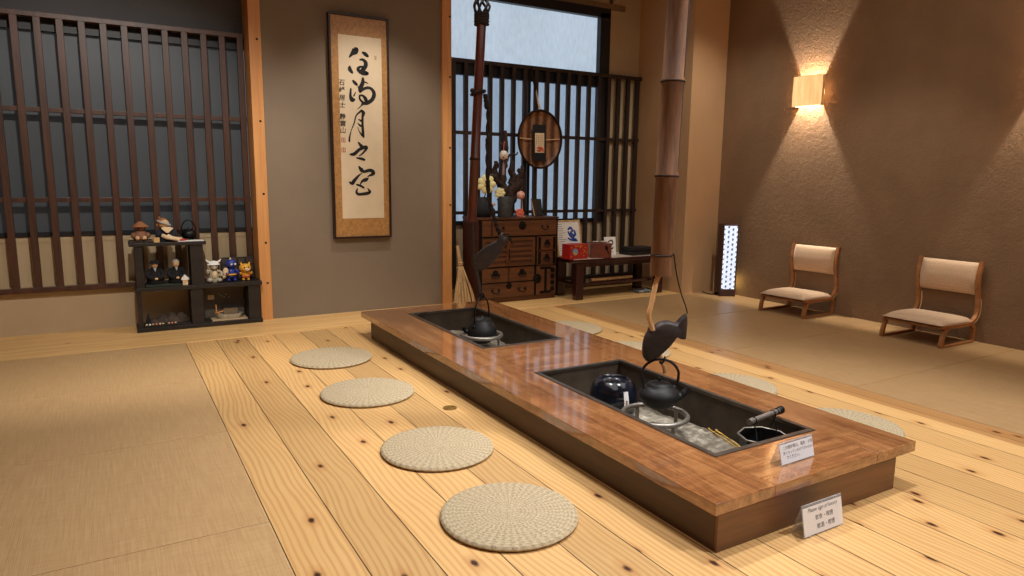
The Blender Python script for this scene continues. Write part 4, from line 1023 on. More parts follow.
for x0, x1 in ((2.875, 3.148), (3.160, 3.430)):
    p = front('drawer', x0, x1, .196, .326); xc = (x0+x1)/2; plate(p, xc, .280, .030); bail(p, xc, .256, .07)
p = front('drawer', 2.875, 3.430, .052, .184); bail(p, 3.015, .118, .07); bail(p, 3.295, .118, .07); plate(p, 3.155, .158, .030)
p = front('cabinet_door', 3.455, 3.674, .052, .322)
plate(p, 3.463, .205, .046)
for z in (.10, .16, .22, .28): plate(p, 3.635, z, .024, 'hinge_plate')
b = MB(); b.box(3.545, 3.570, CY-.0085, CY-.0062, .06, .315); b.box(3.495, 3.62, CY-.0086, CY-.0062, .06, .085); b.box(3.495, 3.62, CY-.0086, CY-.0062, .292, .316); sub(p, 'iron_strap', b, M['ironwork'], 0)
b = MB()
for (x0, x1, z0_, z1_) in ((CX0+.001, 2.872, .05, .765), (3.676, CX1-.001, .05, .765), (2.872, 3.676, .606, .614), (2.872, 3.456, .329, .338), (3.433, 3.453, .05, .604), (2.872, 3.432, .187, .194)):
    b.box(x0, x1, CY-.002, CY+.0055, z0_, z1_)
make('iron_edging', b, M['ironwork'], t, 0)

# things on the chest
CT = .7865
t = thing('driftwood_stand', 'gnarled upright driftwood branch standing on the wooden chest', 'driftwood', (3.27, 5.66, CT))
def branch(pts, r0, r1, nm='branch'):
    b = MB(); P = spline(pts, 6); n = len(P)
    P = [p + Vector((MN.noise(p*17), MN.noise(p*17+Vector((3, 1, 7))), MN.noise(p*17+Vector((8, 2, 1)))))*.020 for p in P]
    b.tube(P, [(r0+(r1-r0)*i/(n-1))*(1+.35*MN.noise(p*40)) for i, p in enumerate(P)], 10); make(nm, b, M['rope'] if nm == 'gnarl' else M['darkfish2'], t, 60)
M['darkfish2'] = wood('brown_driftwood', (36, 24, 20), (64, 42, 32), 'Z', 26, 5, .8, bump=.5)
branch([(3.25, 5.66, CT+.014), (3.245, 5.66, CT+.06), (3.24, 5.66, .95), (3.20, 5.65, 1.10), (3.215, 5.655, 1.28), (3.235, 5.66, 1.45), (3.225, 5.66, 1.57)], .05, .018, 'trunk')
branch([(3.22, 5.65, 1.06), (3.12, 5.64, 1.13), (3.05, 5.64, 1.16), (3.02, 5.64, 1.13)], .035, .012)
branch([(3.25, 5.66, .98), (3.33, 5.66, 1.10), (3.38, 5.65, 1.18), (3.41, 5.65, 1.26)], .05, .014)
branch([(3.27, 5.66, .90), (3.36, 5.66, 1.00), (3.40, 5.65, 1.05)], .04, .015)
branch([(3.30, 5.66, 1.02), (3.31, 5.65, 1.14), (3.28, 5.65, 1.22), (3.30, 5.65, 1.30)], .045, .012)
branch([(3.24, 5.66, 1.30), (3.29, 5.655, 1.37), (3.33, 5.65, 1.36), (3.35, 5.65, 1.39)], .014, .005)
branch([(3.24, 5.665, 1.0), (3.17, 5.67, 1.12), (3.12, 5.67, 1.22), (3.13, 5.66, 1.30)], .045, .015)
branch([(3.28, 5.67, .98), (3.36, 5.67, 1.08), (3.40, 5.67, 1.16), (3.36, 5.66, 1.22)], .055, .02)
branch([(3.28, 5.66, 1.08), (3.34, 5.65, 1.14), (3.38, 5.64, 1.12), (3.42, 5.65, 1.16)], .04, .014)
branch([(3.215, 5.66, 1.40), (3.18, 5.655, 1.46), (3.16, 5.65, 1.44)], .018, .008)
t = thing('temari_ball', 'white patterned thread ball hanging with a tassel from the driftwood', 'thread ball', (3.160, 5.575, 1.35))
pat = G('thread_pattern'); 
_v = pat.n('ShaderNodeTexVoronoi', {'Vector': pat.obj(), 'Scale': 46.}).outputs['Distance']
tw = pat.done(pat.ramp(_v, [(.25, srgb(150, 92, 92)), (.42, srgb(226, 216, 204))]), .6)
pat = G('thread_pattern_pink'); _v = pat.n('ShaderNodeTexVoronoi', {'Vector': pat.obj(), 'Scale': 46.}).outputs['Distance']
tp = pat.done(pat.ramp(_v, [(.25, srgb(214, 84, 80)), (.5, srgb(236, 190, 172))]), .6)
b = MB(); b.ball((3.160, 5.575, 1.350), .042, 20); make('ball', b, tw, t, 60)
b = MB(); b.tube(spline([(3.160, 5.575, 1.392), (3.165, 5.58, 1.44), (3.18, 5.60, 1.47), (3.19, 5.625, 1.475)], 4), .003, 6); make('cord', b, pinky, t, 60)
b = MB(); b.tube([(3.160, 5.575, 1.308), (3.160, 5.575, 1.285), (3.160, 5.575, 1.27), (3.158, 5.575, 1.17)], [.003, .003, .010, .013], 10); make('tassel', b, plain('mauve_tassel', (150, 116, 112), .8), t, 60)
t = thing('temari_ball', 'pink and white thread ball on a thin stick on the chest', 'thread ball', (3.350, 5.57, CT))
b = MB(); b.ball((3.345, 5.57, .985), .040, 20); make('ball', b, tp, t, 60)
b = MB(); b.tube([(3.372, 5.57, CT), (3.358, 5.57, .95)], .004, 8); b.lathe([(0, 0), (.025, 0), (.022, .006), (0, .008)], (3.372, 5.57, CT), 20); make('stick', b, tan, t, 60)
t = thing('coral_ornament', 'coral pink round flower ornament lying on the chest beside the dark cylinder', 'ornament', (3.305, 5.54, CT))
b = MB(); b.ball((3.305, 5.54, CT+.036), (.042, .036, .036), 16)
for i in range(9): b.ball((3.305+.034*math.cos(i*.7), 5.515, CT+.036+.030*math.sin(i*.7)), (.014, .010, .013), 10)
make('flower', b, pinky, t, 60)
b = MB(); b.ball((3.258, 5.53, CT+.018), (.018, .016, .017), 12); make('blue_bud', b, plain('pale_blue', (110, 140, 176), .6), t, 60)
b = MB(); b.ball((3.268, 5.53, CT+.062), (.012, .012, .011), 12); make('white_bud', b, M['white'], t, 60)
t = thing('dark_cylinder', 'dark mottled cylinder vase on the chest in front of the driftwood', 'vase', (3.15, 5.52, CT))
b = MB(); b.lathe([(0, 0), (.066, 0), (.069, .01), (.071, .185), (.068, .19), (.062, .188), (.060, .03), (0, .03)], (3.150, 5.52, CT), 36); make('vase_body', b, plain('mottled_black', (52, 52, 52), .6, .5, 40, .3), t, 50)
t = thing('black_pot', 'rounded black woven pot on the left end of the chest', 'pot', (2.955, 5.62, CT))
b = MB(); b.lathe([(0, 0), (.07, 0), (.088, .03), (.092, .08), (.080, .14), (.062, .175), (.058, .18), (.05, .175), (0, .16)], (2.975, 5.63, CT), 32); make('pot_body', b, plain('black_weave', (24, 24, 28), .8, .5, 90, .6), t, 50)
b = MB(); b.tube(spline([(3.055, 5.58, CT+.008), (3.02, 5.56, CT+.05), (3.03, 5.555, CT+.10), (3.06, 5.56, CT+.12)], 5), [.012]*16, 10); make('pink_handle', b, plain('salmon', (206, 140, 112), .7), t, 60)
lemon = plain('pale_yellow_petal', (226, 216, 156), .7, .1, 20)
for c, r, lb in (((2.975, 5.56, 1.085), .085, 'large pale yellow cloth flower above the black pot'), ((3.10, 5.53, 1.005), .05, 'small pale yellow cloth flower above the dark cylinder')):
    t = thing('cloth_flower', lb, 'flower', c, 'pale yellow cloth flowers on the chest')
    C = Vector(c)
    for i in range(7):
        q = 2*PI*i/7; d = (IR*math.cos(q) + Vector((0, 0, 1))*math.sin(q)); b = MB()
        R = Matrix.Rotation(-q, 3, IV) @ Matrix((IR, IV, Vector((0, 0, 1)))).transposed()
        b.ball(C + d*r*.5 - IV*.01, (r*.55, r*.22, r*.40), 14, R); make('petal', b, lemon, t, 60)
    b = MB(); b.ball(C - IV*r*.25, r*.25, 12); make('flower_centre', b, cream, t, 60)
    b = MB(); b.tube(spline([tuple(C), (C.x+.02, C.y+.05, C.z-.08), (C.x+.01, C.y+.07, .95)], 5), .005, 8); make('stem', b, green_dark, t, 60)
t = thing('slate_plaque', 'dark slate plaque with a pale rod on the right end of the chest', 'plaque', (3.56, 5.60, CT))
b = MB(); R_ = Matrix.Translation((3.555, 5.60, CT+.001)) @ Matrix.Rotation(-.22, 4, 'X') @ Matrix.Rotation(.15, 4, 'Z'); b.box(-.062, .062, -.008, .008, 0, .165, .006, R_); make('slate', b, plain('dark_slate', (46, 42, 40), .6, .3, 30, .3), t, 30)
b = MB(); b.tube([(3.505, 5.575, CT+.003), (3.478, 5.60, .945)], [.006, .004], 8); make('pale_rod', b, tan, t, 60)

# woven tray hanging on the lattice
t = thing('woven_tray', 'round brown woven bamboo tray hanging on the dark slatted screen', 'woven tray', (3.652, 5.74, 1.25))
cx, cz, rx, rz, y = 3.653, 1.515, .246, .272, 5.74
b = MB(); rings = []
for r, dy in ((0, .022), (.3, .022), (.6, .020), (.85, .014), (.95, .002), (.98, -.010)):
    rings.append([b.bm.verts.new((cx + rx*r*math.cos(2*PI*i/56), y+dy, cz + rz*r*math.sin(2*PI*i/56))) for i in range(56)] if r else [b.bm.verts.new((cx, y+dy, cz))])
for A, B in zip(rings, rings[1:]):
    for j in range(56):
        if len(A) == 1: b.bm.faces.new((A[0], B[j], B[(j+1) % 56]))
        else: b.bm.faces.new((A[j], B[j], B[(j+1) % 56], A[(j+1) % 56]))
r_ = bmesh.ops.extrude_face_region(b.bm, geom=list(b.bm.faces))
for v in r_['geom']:
    if isinstance(v, bmesh.types.BMVert): v.co.y += .006
make('woven_base', b, M['weave'], t, 60)
b = MB(); b.tube(circ((cx, y-.010, cz), rx, 64, (1, 0, 0), (0, 0, 1), rz), .011, 10, closed=True); make('rim', b, M['chairwood_dark'] if 'chairwood_dark' in M else M['bamboo_node'], t, 60)
b = MB(); b.tube(spline([(cx-.235, y+.004, cz+.005), (cx, y+.008, cz-.005), (cx+.235, y+.004, cz+.01)], 6), .005, 8); make('brace', b, tan, t, 60)
b = MB(); b.tube(spline([(3.640, y-.012, cz+rz-.005), (3.63, y+.01, 1.86), (3.615, y+.025, 1.98), (3.60, y+.06, 2.10), (3.595, y+.064, 2.18)], 5), .005, 8); b.tube(spline([(3.655, y-.012, cz+rz-.005), (3.640, y+.01, 1.86), (3.617, y+.025, 1.98)], 5), .005, 8); make('hanging_cord', b, cream, t, 60)
b = MB(); b.tube(spline([(3.615, y+.03, 1.96), (3.610, y+.04, 2.03), (3.590, y+.055, 2.12), (3.592, y+.066, 2.20)], 5), [.013]*10 + [.009]*6, 8); make('cord_hook', b, M['bamboo_node'], t, 60)
t = thing('hanging_card', 'black hanging cloth with a cream card and red mark, on the woven tray', 'hanging card', (3.640, 5.72, 1.40))
R_ = Matrix.Translation((3.640, 5.722, 1.475)) @ Matrix.Rotation(-.02, 4, 'Y')
b = MB(); b.box(-.074, .074, 0, .004, -.168, .176, .001, R_); make('cloth_backing', b, black_cloth, t, 0)
b = MB(); b.box(-.052, .052, -.003, -.0003, -.088, .098, 0, R_); pp = make('card', b, cream, t, 0)
b = MB()
for i, (n, x) in enumerate(((5, .036), (6, .014), (6, -.010), (5, -.034))):
    for k in range(n):
        z = .082 - k*.019; b.box(x-.006, x+.006, -.0042, -.0034, z-.012, z-.009, 0, R_); b.box(x-.002, x+.001, -.0042, -.0034, z-.015, z-.002, 0, R_)
sub(pp, 'small_writing', b, M['ink_grey'], 0)
b = MB()
for st in ([(-.02, -.04, .02), (0, -.05, .024), (.012, -.07, .016)], [(.012, -.038, .018), (.03, -.052, .026), (.04, -.074, .018)], [(-.026, -.068, .014), (.0, -.072, .018)]):
    b.ribbon([(3.640+a, 1.475+c_, w_) for a, c_, w_ in st], 5.7178)
sub(pp, 'red_mark', b, plain('vermilion', (206, 84, 56), .7), 0)

# ------------------------------------------------------------------ broom and stick left of the chest
t = thing('straw_broom', 'straw hand broom leaning against the left side of the chest', 'broom', (2.665, 5.36, .005))
b = MB()
for i in range(46):
    q = (i/45-.5)*2; dd = random.uniform(-.02, .02)
    b.tube(spline([(2.664+q*.014, 5.46+dd*.3, .385), (2.664+q*.05, 5.42+dd, .25), (2.664+q*.088, 5.39+dd, .14), (2.664+q*.112+random.uniform(-.006, .006), 5.365+dd, .006+random.uniform(0, .012))], 3), .0048, 5)
make('bristles', b, M['broom'], t, 60)
b = MB(); b.tube(spline([(2.664, 5.462, .37), (2.662, 5.47, .42), (2.655, 5.485, .50), (2.652, 5.495, .545)], 4), [.020]*4 + [.017]*4 + [.014]*5, 12); make('handle', b, M['broom'], t, 60)
b = MB()
for z, r in ((.385, .0215), (.40, .0205), (.35, .026)): b.tube(circ((2.664, 5.462 + (.38-z)*.4, z), r, 18), .004, 6, closed=True)
make('binding', b, tan, t, 60)
b = MB(); b.tube([(2.690, 5.69, .0045), (2.672, 5.74, .70)], .0105, 10); o = make('bamboo_stick', b, M['twig'], None, 60, (2.69, 5.69, .0045)); tag(o, 'thin pale stick standing behind the straw broom', 'stick')

# ------------------------------------------------------------------ low lacquer bench and what is on it
BT = .392; t = thing('lacquer_bench', 'low dark maroon lacquer bench between the wooden chest and the bamboo tube', 'bench', (4.28, 5.42, .0045))
out = [(3.715, 5.62), (3.705, 5.30), (3.716, 5.25), (3.75, 5.215), (3.80, 5.205), (4.80, 5.205), (4.85, 5.215), (4.885, 5.25), (4.895, 5.30), (4.895, 5.62)]
b = MB(); b.prism(out, 1, ((0, 0, 0), (1, 0, 0), (0, 1, 0), (0, 0, 1)), ((BT-.032, .995), (BT-.028, 1), (BT-.004, 1), (BT, .995))); make('bench_top', b, M['lacquer'], t, 40)
for x, y in ((3.765, 5.225), (4.76, 5.225), (3.765, 5.54), (4.76, 5.54)):
    b = MB(); b.box(x-.002, x+.082, y, y+.06, .0045, BT-.0325, .004); make('leg', b, M['lacquer'], t, 30)
b = MB(); b.box(3.85, 4.755, 5.30, 5.54, .125, .150, .003); make('lower_shelf', b, M['lacquer'], t, 30)
b = MB(); b.box(3.848, 4.757, 5.235, 5.26, BT-.075, BT-.033, .003); make('apron', b, M['lacquer'], t, 30)
b = MB(); b.box(3.735, 4.875, 5.222, 5.60, BT+.0004, BT+.0035, .001)
o = make('table_runner', b, M['cloth'], None, 0, (4.3, 5.4, BT)); tag(o, 'thin pale cloth covering the top of the lacquer bench', 'cloth')
BS = BT+.004
t = thing('framed_print', 'leaning white print with a blue emblem in a pale frame on the bench', 'framed print', (3.85, 5.50, BS))
R_ = Matrix.Translation((3.860, 5.465, BS+.004)) @ Matrix.Rotation(.10, 4, 'Z') @ Matrix.Rotation(-.20, 4, 'X')
b = MB(); b.box(-.155, .155, .003, .016, 0, .350, .002, R_); make('backing', b, M['panel'], t, 30)
b = MB(); b.box(-.155, -.143, -.008, .0025, .0, .350, .002, R_); b.box(.143, .155, -.008, .0025, .0, .350, .002, R_); b.box(-.142, .142, -.008, .0025, .338, .350, .002, R_); b.box(-.142, .142, -.008, .0025, 0, .012, .002, R_); make('frame', b, pale, t, 30)
b = MB(); b.box(-.142, .142, -.001, .0025, .012, .338, 0, R_); pp = make('sheet', b, M['white'], t, 0)
b = MB(); R3 = R_.to_3x3()
for st in ([(.0, .26, .018), (.03, .275, .026), (.055, .25, .02), (.03, .225, .022), (.062, .20, .024)], [(-.002, .235, .02), (.02, .20, .026), (.06, .165, .03), (.09, .16, .02)], [(.075, .245, .02), (.085, .21, .026), (.055, .185, .02)], [(-.01, .175, .016), (.03, .155, .02), (.10, .145, .016)]):
    b.ribbon([(a, c_, w_) for a, c_, w_ in st], -.0016)
for v in b.bm.verts: v.co = R_ @ v.co
sub(pp, 'blue_emblem', b, plain('royal_blue', (42, 74, 160), .6), 0)
b = MB()
for k in range(13):
    z = .31-k*.021; w_ = random.uniform(.05, .10); b.box(-.128, -.128+w_, -.0016, -.0012, z, z+.0035, 0, R_)
sub(pp, 'text_lines', b, M['ink_grey'], 0)
t = thing('donation_box', 'small red box with a blue circle on the bench', 'box', (3.80, 5.27, BS))
R_ = Matrix.Translation((3.795, 5.275, BS)) @ Matrix.Rotation(.05, 4, 'Z')
b = MB(); b.box(-.108, .108, -.03, .09, 0, .140, .003, R_); make('box_body', b, redp, t, 30)
b = MB(); b.lathe([(0, 0), (.032, 0), (.031, .001), (0, .001)], (0, 0, 0), 28, R_ @ Matrix.Translation((-.042, -.0302, .068)) @ Matrix.Rotation(PI/2, 4, 'X')); ci = make('blue_circle', b, plain('sky_blue', (96, 158, 206), .5), t, 0)
b = MB(); b.lathe([(0, 0), (.018, 0), (.017, .001), (0, .001)], (0, 0, 0), 20, R_ @ Matrix.Translation((-.040, -.0314, .056)) @ Matrix.Rotation(PI/2, 4, 'X')); sub(ci, 'yellow_motif', b, yellow, 0)
b = MB()
for (x, z, r) in ((.02, .11, .006), (.05, .09, .005), (.075, .105, .006), (.09, .06, .005), (.03, .05, .005), (.06, .03, .006), (-.085, .11, .006), (-.09, .03, .006), (.0, .03, .004), (.07, .075, .008), (.055, .06, .005)):
    b.lathe([(0, 0), (r, 0), (r*.9, .001), (0, .001)], (0, 0, 0), 12, R_ @ Matrix.Translation((x, -.0302, z)) @ Matrix.Rotation(PI/2, 4, 'X'))
for k in range(6): b.box(-.05+k*.016, -.04+k*.016, -.0312, -.0302, .118, .128, 0, R_)
make('gold_specks', b, yellow, t, 0)
b = MB(); b.box(-.05, .05, .025, .033, .1385, .1408, 0, R_); make('coin_slot', b, M['ink'], t, 0)
t = thing('wooden_box', 'dark red wooden box with a black catch on the bench beside the red box', 'box', (4.08, 5.30, BS))
R_ = Matrix.Translation((4.075, 5.30, BS)) @ Matrix.Rotation(-.42, 4, 'Z'); mar = wood('cherry_box', (84, 28, 24), (116, 44, 36), 'X', 12, 10, .3, coat=.4)
b = MB(); b.box(-.105, .105, -.075, .075, 0, .118, .003, R_); make('box_body', b, mar, t, 30)
b = MB(); b.box(-.108, .108, -.078, .078, .1185, .140, .003, R_); make('lid', b, mar, t, 30)
b = MB(); b.ribbon([(.045, .112, .014), (.062, .105, .010), (.055, .085, .008), (.07, .06, .008), (.086, .035, .006)], -.0782); b.ribbon([(.055, .10, .024), (.056, .085, .022)], -.0784)
for v in b.bm.verts: v.co = R_ @ v.co
r_ = bmesh.ops.extrude_face_region(b.bm, geom=list(b.bm.faces))
for v in r_['geom']:
    if isinstance(v, bmesh.types.BMVert): v.co.y -= .002
make('catch', b, M['ironwork'], t, 0)
o = MB()
for x, y, r in ((-.05, .0, .02), (-.015, .03, .018), (.03, .0, .022), (.065, .03, .016)): o.ball(R_ @ Vector((x, y, .140+r*.45)), (r, r, r*.45), 12)
o = make('wrapped_sweets', o, M['cloth'], None, 60, (4.08, 5.30, BS+.14)); tag(o, 'few small wrapped sweets on the lid of the dark red box', 'sweets', kind='stuff')
t = thing('card_sign', 'white card with a black swirl standing on the bench', 'card', (4.29, 5.38, BS))
R_ = Matrix.Translation((4.285, 5.385, BS+.002)) @ Matrix.Rotation(-.12, 4, 'Z') @ Matrix.Rotation(-.14, 4, 'X')
b = MB(); b.box(-.066, .066, 0, .010, 0, .180, .002, R_); pp = make('card', b, M['white'], t, 30)
b = MB()
for st in ([(-.02, .135, .012), (.02, .145, .014), (.032, .12, .012), (.022, .10, .01)], [(-.03, .12, .012), (-.038, .085, .014), (-.015, .062, .016), (.02, .062, .014), (.035, .08, .010)], [(-.03, .03, .006), (.03, .03, .006)]):
    b.ribbon(st, -.0008)
for v in b.bm.verts: v.co = R_ @ v.co
sub(pp, 'swirl', b, M['ink'], 0)
o = MB(); R_ = Matrix.Translation((4.60, 5.33, BS)) @ Matrix.Rotation(.06, 4, 'Z'); o.box(-.16, .16, -.08, .12, 0, .038, .008, R_); o.box(-.15, .15, -.07, .11, .0385, .078, .014, R_)
o = make('black_case', o, plain('black_leather', (24, 24, 26), .4, .2, 60, .3), None, 40, (4.60, 5.33, BS)); tag(o, 'flat black case on the right end of the bench', 'case')
for i, (y, z, r, lb) in enumerate(((5.34, .150, .016, 'front pale bamboo flute-like stick on the bench lower shelf'), (5.385, .150, .014, 'rear pale bamboo stick on the bench lower shelf'))):
    o = MB(); x0, x1 = 4.02+.02*i, 4.55
    o.tube([(x0, y, z+r+.001), (x0+.01, y, z+r+.001), (x1-.01, y+.02, z+r+.001), (x1, y+.02, z+r+.001)], [r*.9, r, r, r*.9], 16)
    o = make('bamboo_stick', o, M['twig'], None, 60, (4.3, y, z)); tag(o, lb.replace('flute-like ', ''), 'stick', 'bamboo sticks under the bench')
b = MB(); g = []
for i in range(15):
    g.append([b.bm.verts.new((4.44+i*.018, 5.30+j*.018, .157 + abs(.034*MN.noise(Vector((i*.5, j*.55, 2)))))) for j in range(9)])
for i in range(14):
    for j in range(8): b.bm.faces.new((g[i][j], g[i+1][j], g[i+1][j+1], g[i][j+1]))
r_ = bmesh.ops.extrude_face_region(b.bm, geom=list(b.bm.faces))
for v in r_['geom']:
    if isinstance(v, bmesh.types.BMVert): v.co.z -= .003
for v in b.bm.verts: v.co += Vector((.14, -.02, -.148 + .004))
o = make('plastic_bag', b, plain('clear_bag', (150, 150, 150), .2, .2, 20), None, 60, (4.6, 5.35, .006)); tag(o, 'crumpled grey plastic bag on the floor under the bench', 'bag')

# ------------------------------------------------------------------ low legless floor chairs with backrests
def strip(b, path, th, y0, y1):
    P = spline([(a, 0, c_) for a, c_ in path], 6); L = []
    for i, p in enumerate(P):
        t_ = (P[min(i+1, len(P)-1)] - P[max(i-1, 0)]).normalized(); n_ = Vector((-t_.z, 0, t_.x))
        th_ = th[0] + (th[1]-th[0])*i/(len(P)-1) if isinstance(th, tuple) else th
        L.append((p + n_*th_/2, p - n_*th_/2))
    rg = []
    for u, v in L: rg.append([b.bm.verts.new((q.x, yy, q.z)) for q, yy in ((u, y0), (u, y1), (v, y1), (v, y0))])
    for A, B in zip(rg, rg[1:]):
        for j in range(4): b.bm.faces.new((A[j], A[(j+1) % 4], B[(j+1) % 4], B[j]))
    b.bm.faces.new(rg[0][::-1]); b.bm.faces.new(rg[-1])
    return b
SIDE = [(-.245, .152), (-.10, .146), (.06, .144), (.140, .156), (.188, .196), (.200, .26), (.188, .33), (.170, .40), (.164, .46), (.172, .52), (.188, .59)]
def chair(loc, rz, label):
    t = thing('floor_chair', label, 'chair', (0, 0, 0), 'low floor chairs along the brown wall')
    for s in (-1, 1):
        b = MB(); yc = .213*s; strip(b, SIDE, .024, yc-.014, yc+.014); sf = make('side_frame', b, M['chairwood'], t, 50)
        b = MB(); strip(b, [(.150, .148), (.206, .19), (.2185, .26), (.207, .315)], .011, yc-.0145, yc+.0145); sub(sf, 'ply_edge', b, M['plyedge'], 50)
        b = MB(); strip(b, [(-.165, .140), (-.205, .128), (-.228, .085), (-.244, .020)], (.022, .026), yc-.013, yc+.013); make('front_leg', b, M['chairwood'], t, 50)
        b = MB(); strip(b, [(.125, .136), (.163, .120), (.168, .075), (.166, .020)], .022, yc-.013, yc+.013); make('rear_leg', b, M['chairwood'], t, 50)
        b = MB(); b.box(-.254, .180, yc-.0135, yc+.0135, .0035, .0195, .004); make('floor_runner', b, M['chairwood'], t, 30)
    b = MB(); b.box(-.240, -.205, -.198, .198, .132, .150, .004); b.box(.125, .15, -.198, .198, .134, .150, .004); b.box(-.20, .12, -.198, .198, .138, .146); make('seat_board', b, M['chairwood'], t, 30)
    # cushions: puffed grids
    def puff(name, f, nu=16, nv=16):
        b = MB(); top = []; bot = []
        for i in range(nu+1):
            r1, r2 = [], []
            for j in range(nv+1):
                u, v = i/nu*2-1, j/nv*2-1
                e = (1-abs(u)**6)*(1-abs(v)**6); e = max(0, e)**.5
                p, q = f(u, v, e); r1.append(b.bm.verts.new(p)); r2.append(b.bm.verts.new(q))
            top.append(r1); bot.append(r2)
        for i in range(nu):
            for j in range(nv):
                b.bm.faces.new((top[i][j], top[i+1][j], top[i+1][j+1], top[i][j+1])); b.bm.faces.new((bot[i][j], bot[i][j+1], bot[i+1][j+1], bot[i+1][j]))
        for i in range(nu):
            for j in (0, nv): b.bm.faces.new((top[i][j], top[i+1][j], bot[i+1][j], bot[i][j]) if j == nv else (top[i+1][j], top[i][j], bot[i][j], bot[i+1][j]))
        for j in range(nv):
            for i in (0, nu): b.bm.faces.new((top[i][j+1], top[i][j], bot[i][j], bot[i][j+1]) if i == nu else (top[i][j], top[i][j+1], bot[i][j+1], bot[i][j]))
        return make(name, b, M['beige_fabric'], t, 60)
    puff('seat_cushion', lambda u, v, e: (Vector((-.050+.205*u, .216*v, .164 + .030*e + .008*(1-u*u))), Vector((-.050+.205*u, .216*v, .1605))))
    SP = spline([(a, 0, c_) for a, c_ in SIDE], 12)
    def at_z(z):
        c_ = [p for p in SP if p.z > .2]; return min(c_, key=lambda p: abs(p.z-z)).x
    def fb(u, v, e):
        z = .465+.115*u; x = at_z(z); return Vector((x-.010-.024*e, .196*v, z)), Vector((x+.012, .196*v, z))
    puff('back_cushion', fb)
    t.location = loc; t.rotation_euler = (0, 0, rz); return t
chair((5.202, 2.745, 0), 0.0, 'low beige floor chair at the far right of the photo, farther from the lantern')
chair((5.215, 3.885, 0), 0.05, 'low beige floor chair against the brown wall, nearer the white lantern')

# ------------------------------------------------------------------ floor lantern
LC = Vector((5.305, 4.815, .0035)); RL = Matrix.Translation(LC) @ Matrix.Rotation(math.radians(-30), 4, 'Z')
t = thing('floor_lantern', 'tall dark square floor lantern glowing white behind a hemp-leaf lattice', 'lantern', LC)
h = .0775; HT = .715; DW = plain('dark_walnut', (58, 34, 32), .45, .2, 30)
b = MB(); b.box(-h, h, -h, h, 0, .072, .003, RL); make('base', b, DW, t, 30)
b = MB(); b.box(-h, h, -h, h, HT-.014, HT, .003, RL); make('top_cap', b, DW, t, 30)
for sx in (-1, 1):
    for sy in (-1, 1):
        b = MB(); b.box(sx*(h-.0065)-.0065, sx*(h-.0065)+.0065, sy*(h-.0065)-.0065, sy*(h-.0065)+.0065, .0725, HT-.0145, .001, RL); make('corner_post', b, DW, t, 30)
b = MB(); b.box(-h+.001, -h+.006, -h+.0135, h-.0135, .0725, HT-.0145, 0, RL); b.box(-h+.0135, h-.0135, h-.006, h-.001, .0725, HT-.0145, 0, RL); make('side_panel', b, DW, t, 0)
LE = mat_emit('lantern_paper', (226, 236, 255), 1.0); LY = mat_emit('lantern_paper_warm', (255, 238, 160), 1.6)
b = MB(); b.box(-h+.0135, h-.0135, -h+.006, -h+.009, .0725, HT-.0145, 0, RL); o = make('front_paper', b, LE, t, 0)
b = MB(); b.box(h-.008, h-.005, -h+.0135, h-.0135, .0725, .20, 0, RL); make('right_paper', b, LY, t, 0)
b = MB(); b.box(h-.006, h-.001, -h+.0135, h-.0135, .2005, HT-.0145, 0, RL); make('side_panel', b, DW, t, 0)
# hemp-leaf lattice: a triangular grid with little stars
b = MB(); W = 2*h-.027; x0 = -W/2; yy = -h+.0025; cw = W/3; rh = cw/math.sqrt(3)*2
def ln(a, c_, w_=.0027):
    z0_, z1_ = .0735, HT-.0155
    a = Vector(a); c_ = Vector(c_)
    lo, hi = -W/2, W/2
    # clip to the window
    def clip(p, q):
        d = q-p; t0, t1 = 0, 1
        for den, num in ((-d.x, p.x-lo), (d.x, hi-p.x), (-d.y, p.y-z0_), (d.y, z1_-p.y)):
            if abs(den) < 1e-9:
                if num < 0: return None
            else:
                r = num/den
                if den < 0: t0 = max(t0, r)
                else: t1 = min(t1, r)
        return (p+d*t0, p+d*t1) if t1-t0 > 1e-4 else None
    r = clip(a, c_)
    if not r: return
    p, q = r; b.bar(RL @ Vector((p.x, yy, p.y)), RL @ Vector((q.x, yy, q.y)), w_, .003, 0, RL.to_3x3() @ Vector((0, 1, 0)))
n = int(.66/rh)+2
for i in range(4):
    x = x0+i*cw
    if 0 < i < 3: ln((x, .07), (x, .72), .0036)
for i in range(3):
    xa, xb = x0+i*cw, x0+(i+1)*cw
    for k in range(-1, n):
        zb_ = .075 + k*rh + (rh/2 if i % 2 else 0)
        ln((xa, zb_), (xb, zb_+rh/2)); ln((xa, zb_+rh), (xb, zb_+rh/2))
        c1 = (xa + cw/3, zb_+rh/2); ln(c1, (xa, zb_)); ln(c1, (xa, zb_+rh)); ln(c1, (xb, zb_+rh/2))
        c2 = (xb - cw/3, zb_+rh); ln(c2, (xb, zb_+rh/2)); ln(c2, (xb, zb_+rh*1.5)); ln(c2, (xa, zb_+rh))
make('hemp_leaf_lattice', b, plain('grey_lattice', (92, 96, 104), .6), t, 0)
b = MB(); b.tube(spline([(5.235, 4.865, .02), (5.20, 4.90, .010), (5.205, 4.98, .010), (5.25, 5.07, .010)], 6), .0045, 8); b.box(5.215, 5.240, 4.85, 4.875, .006, .034, .004); make('power_cord', b, M['iron_black'], t, 50)

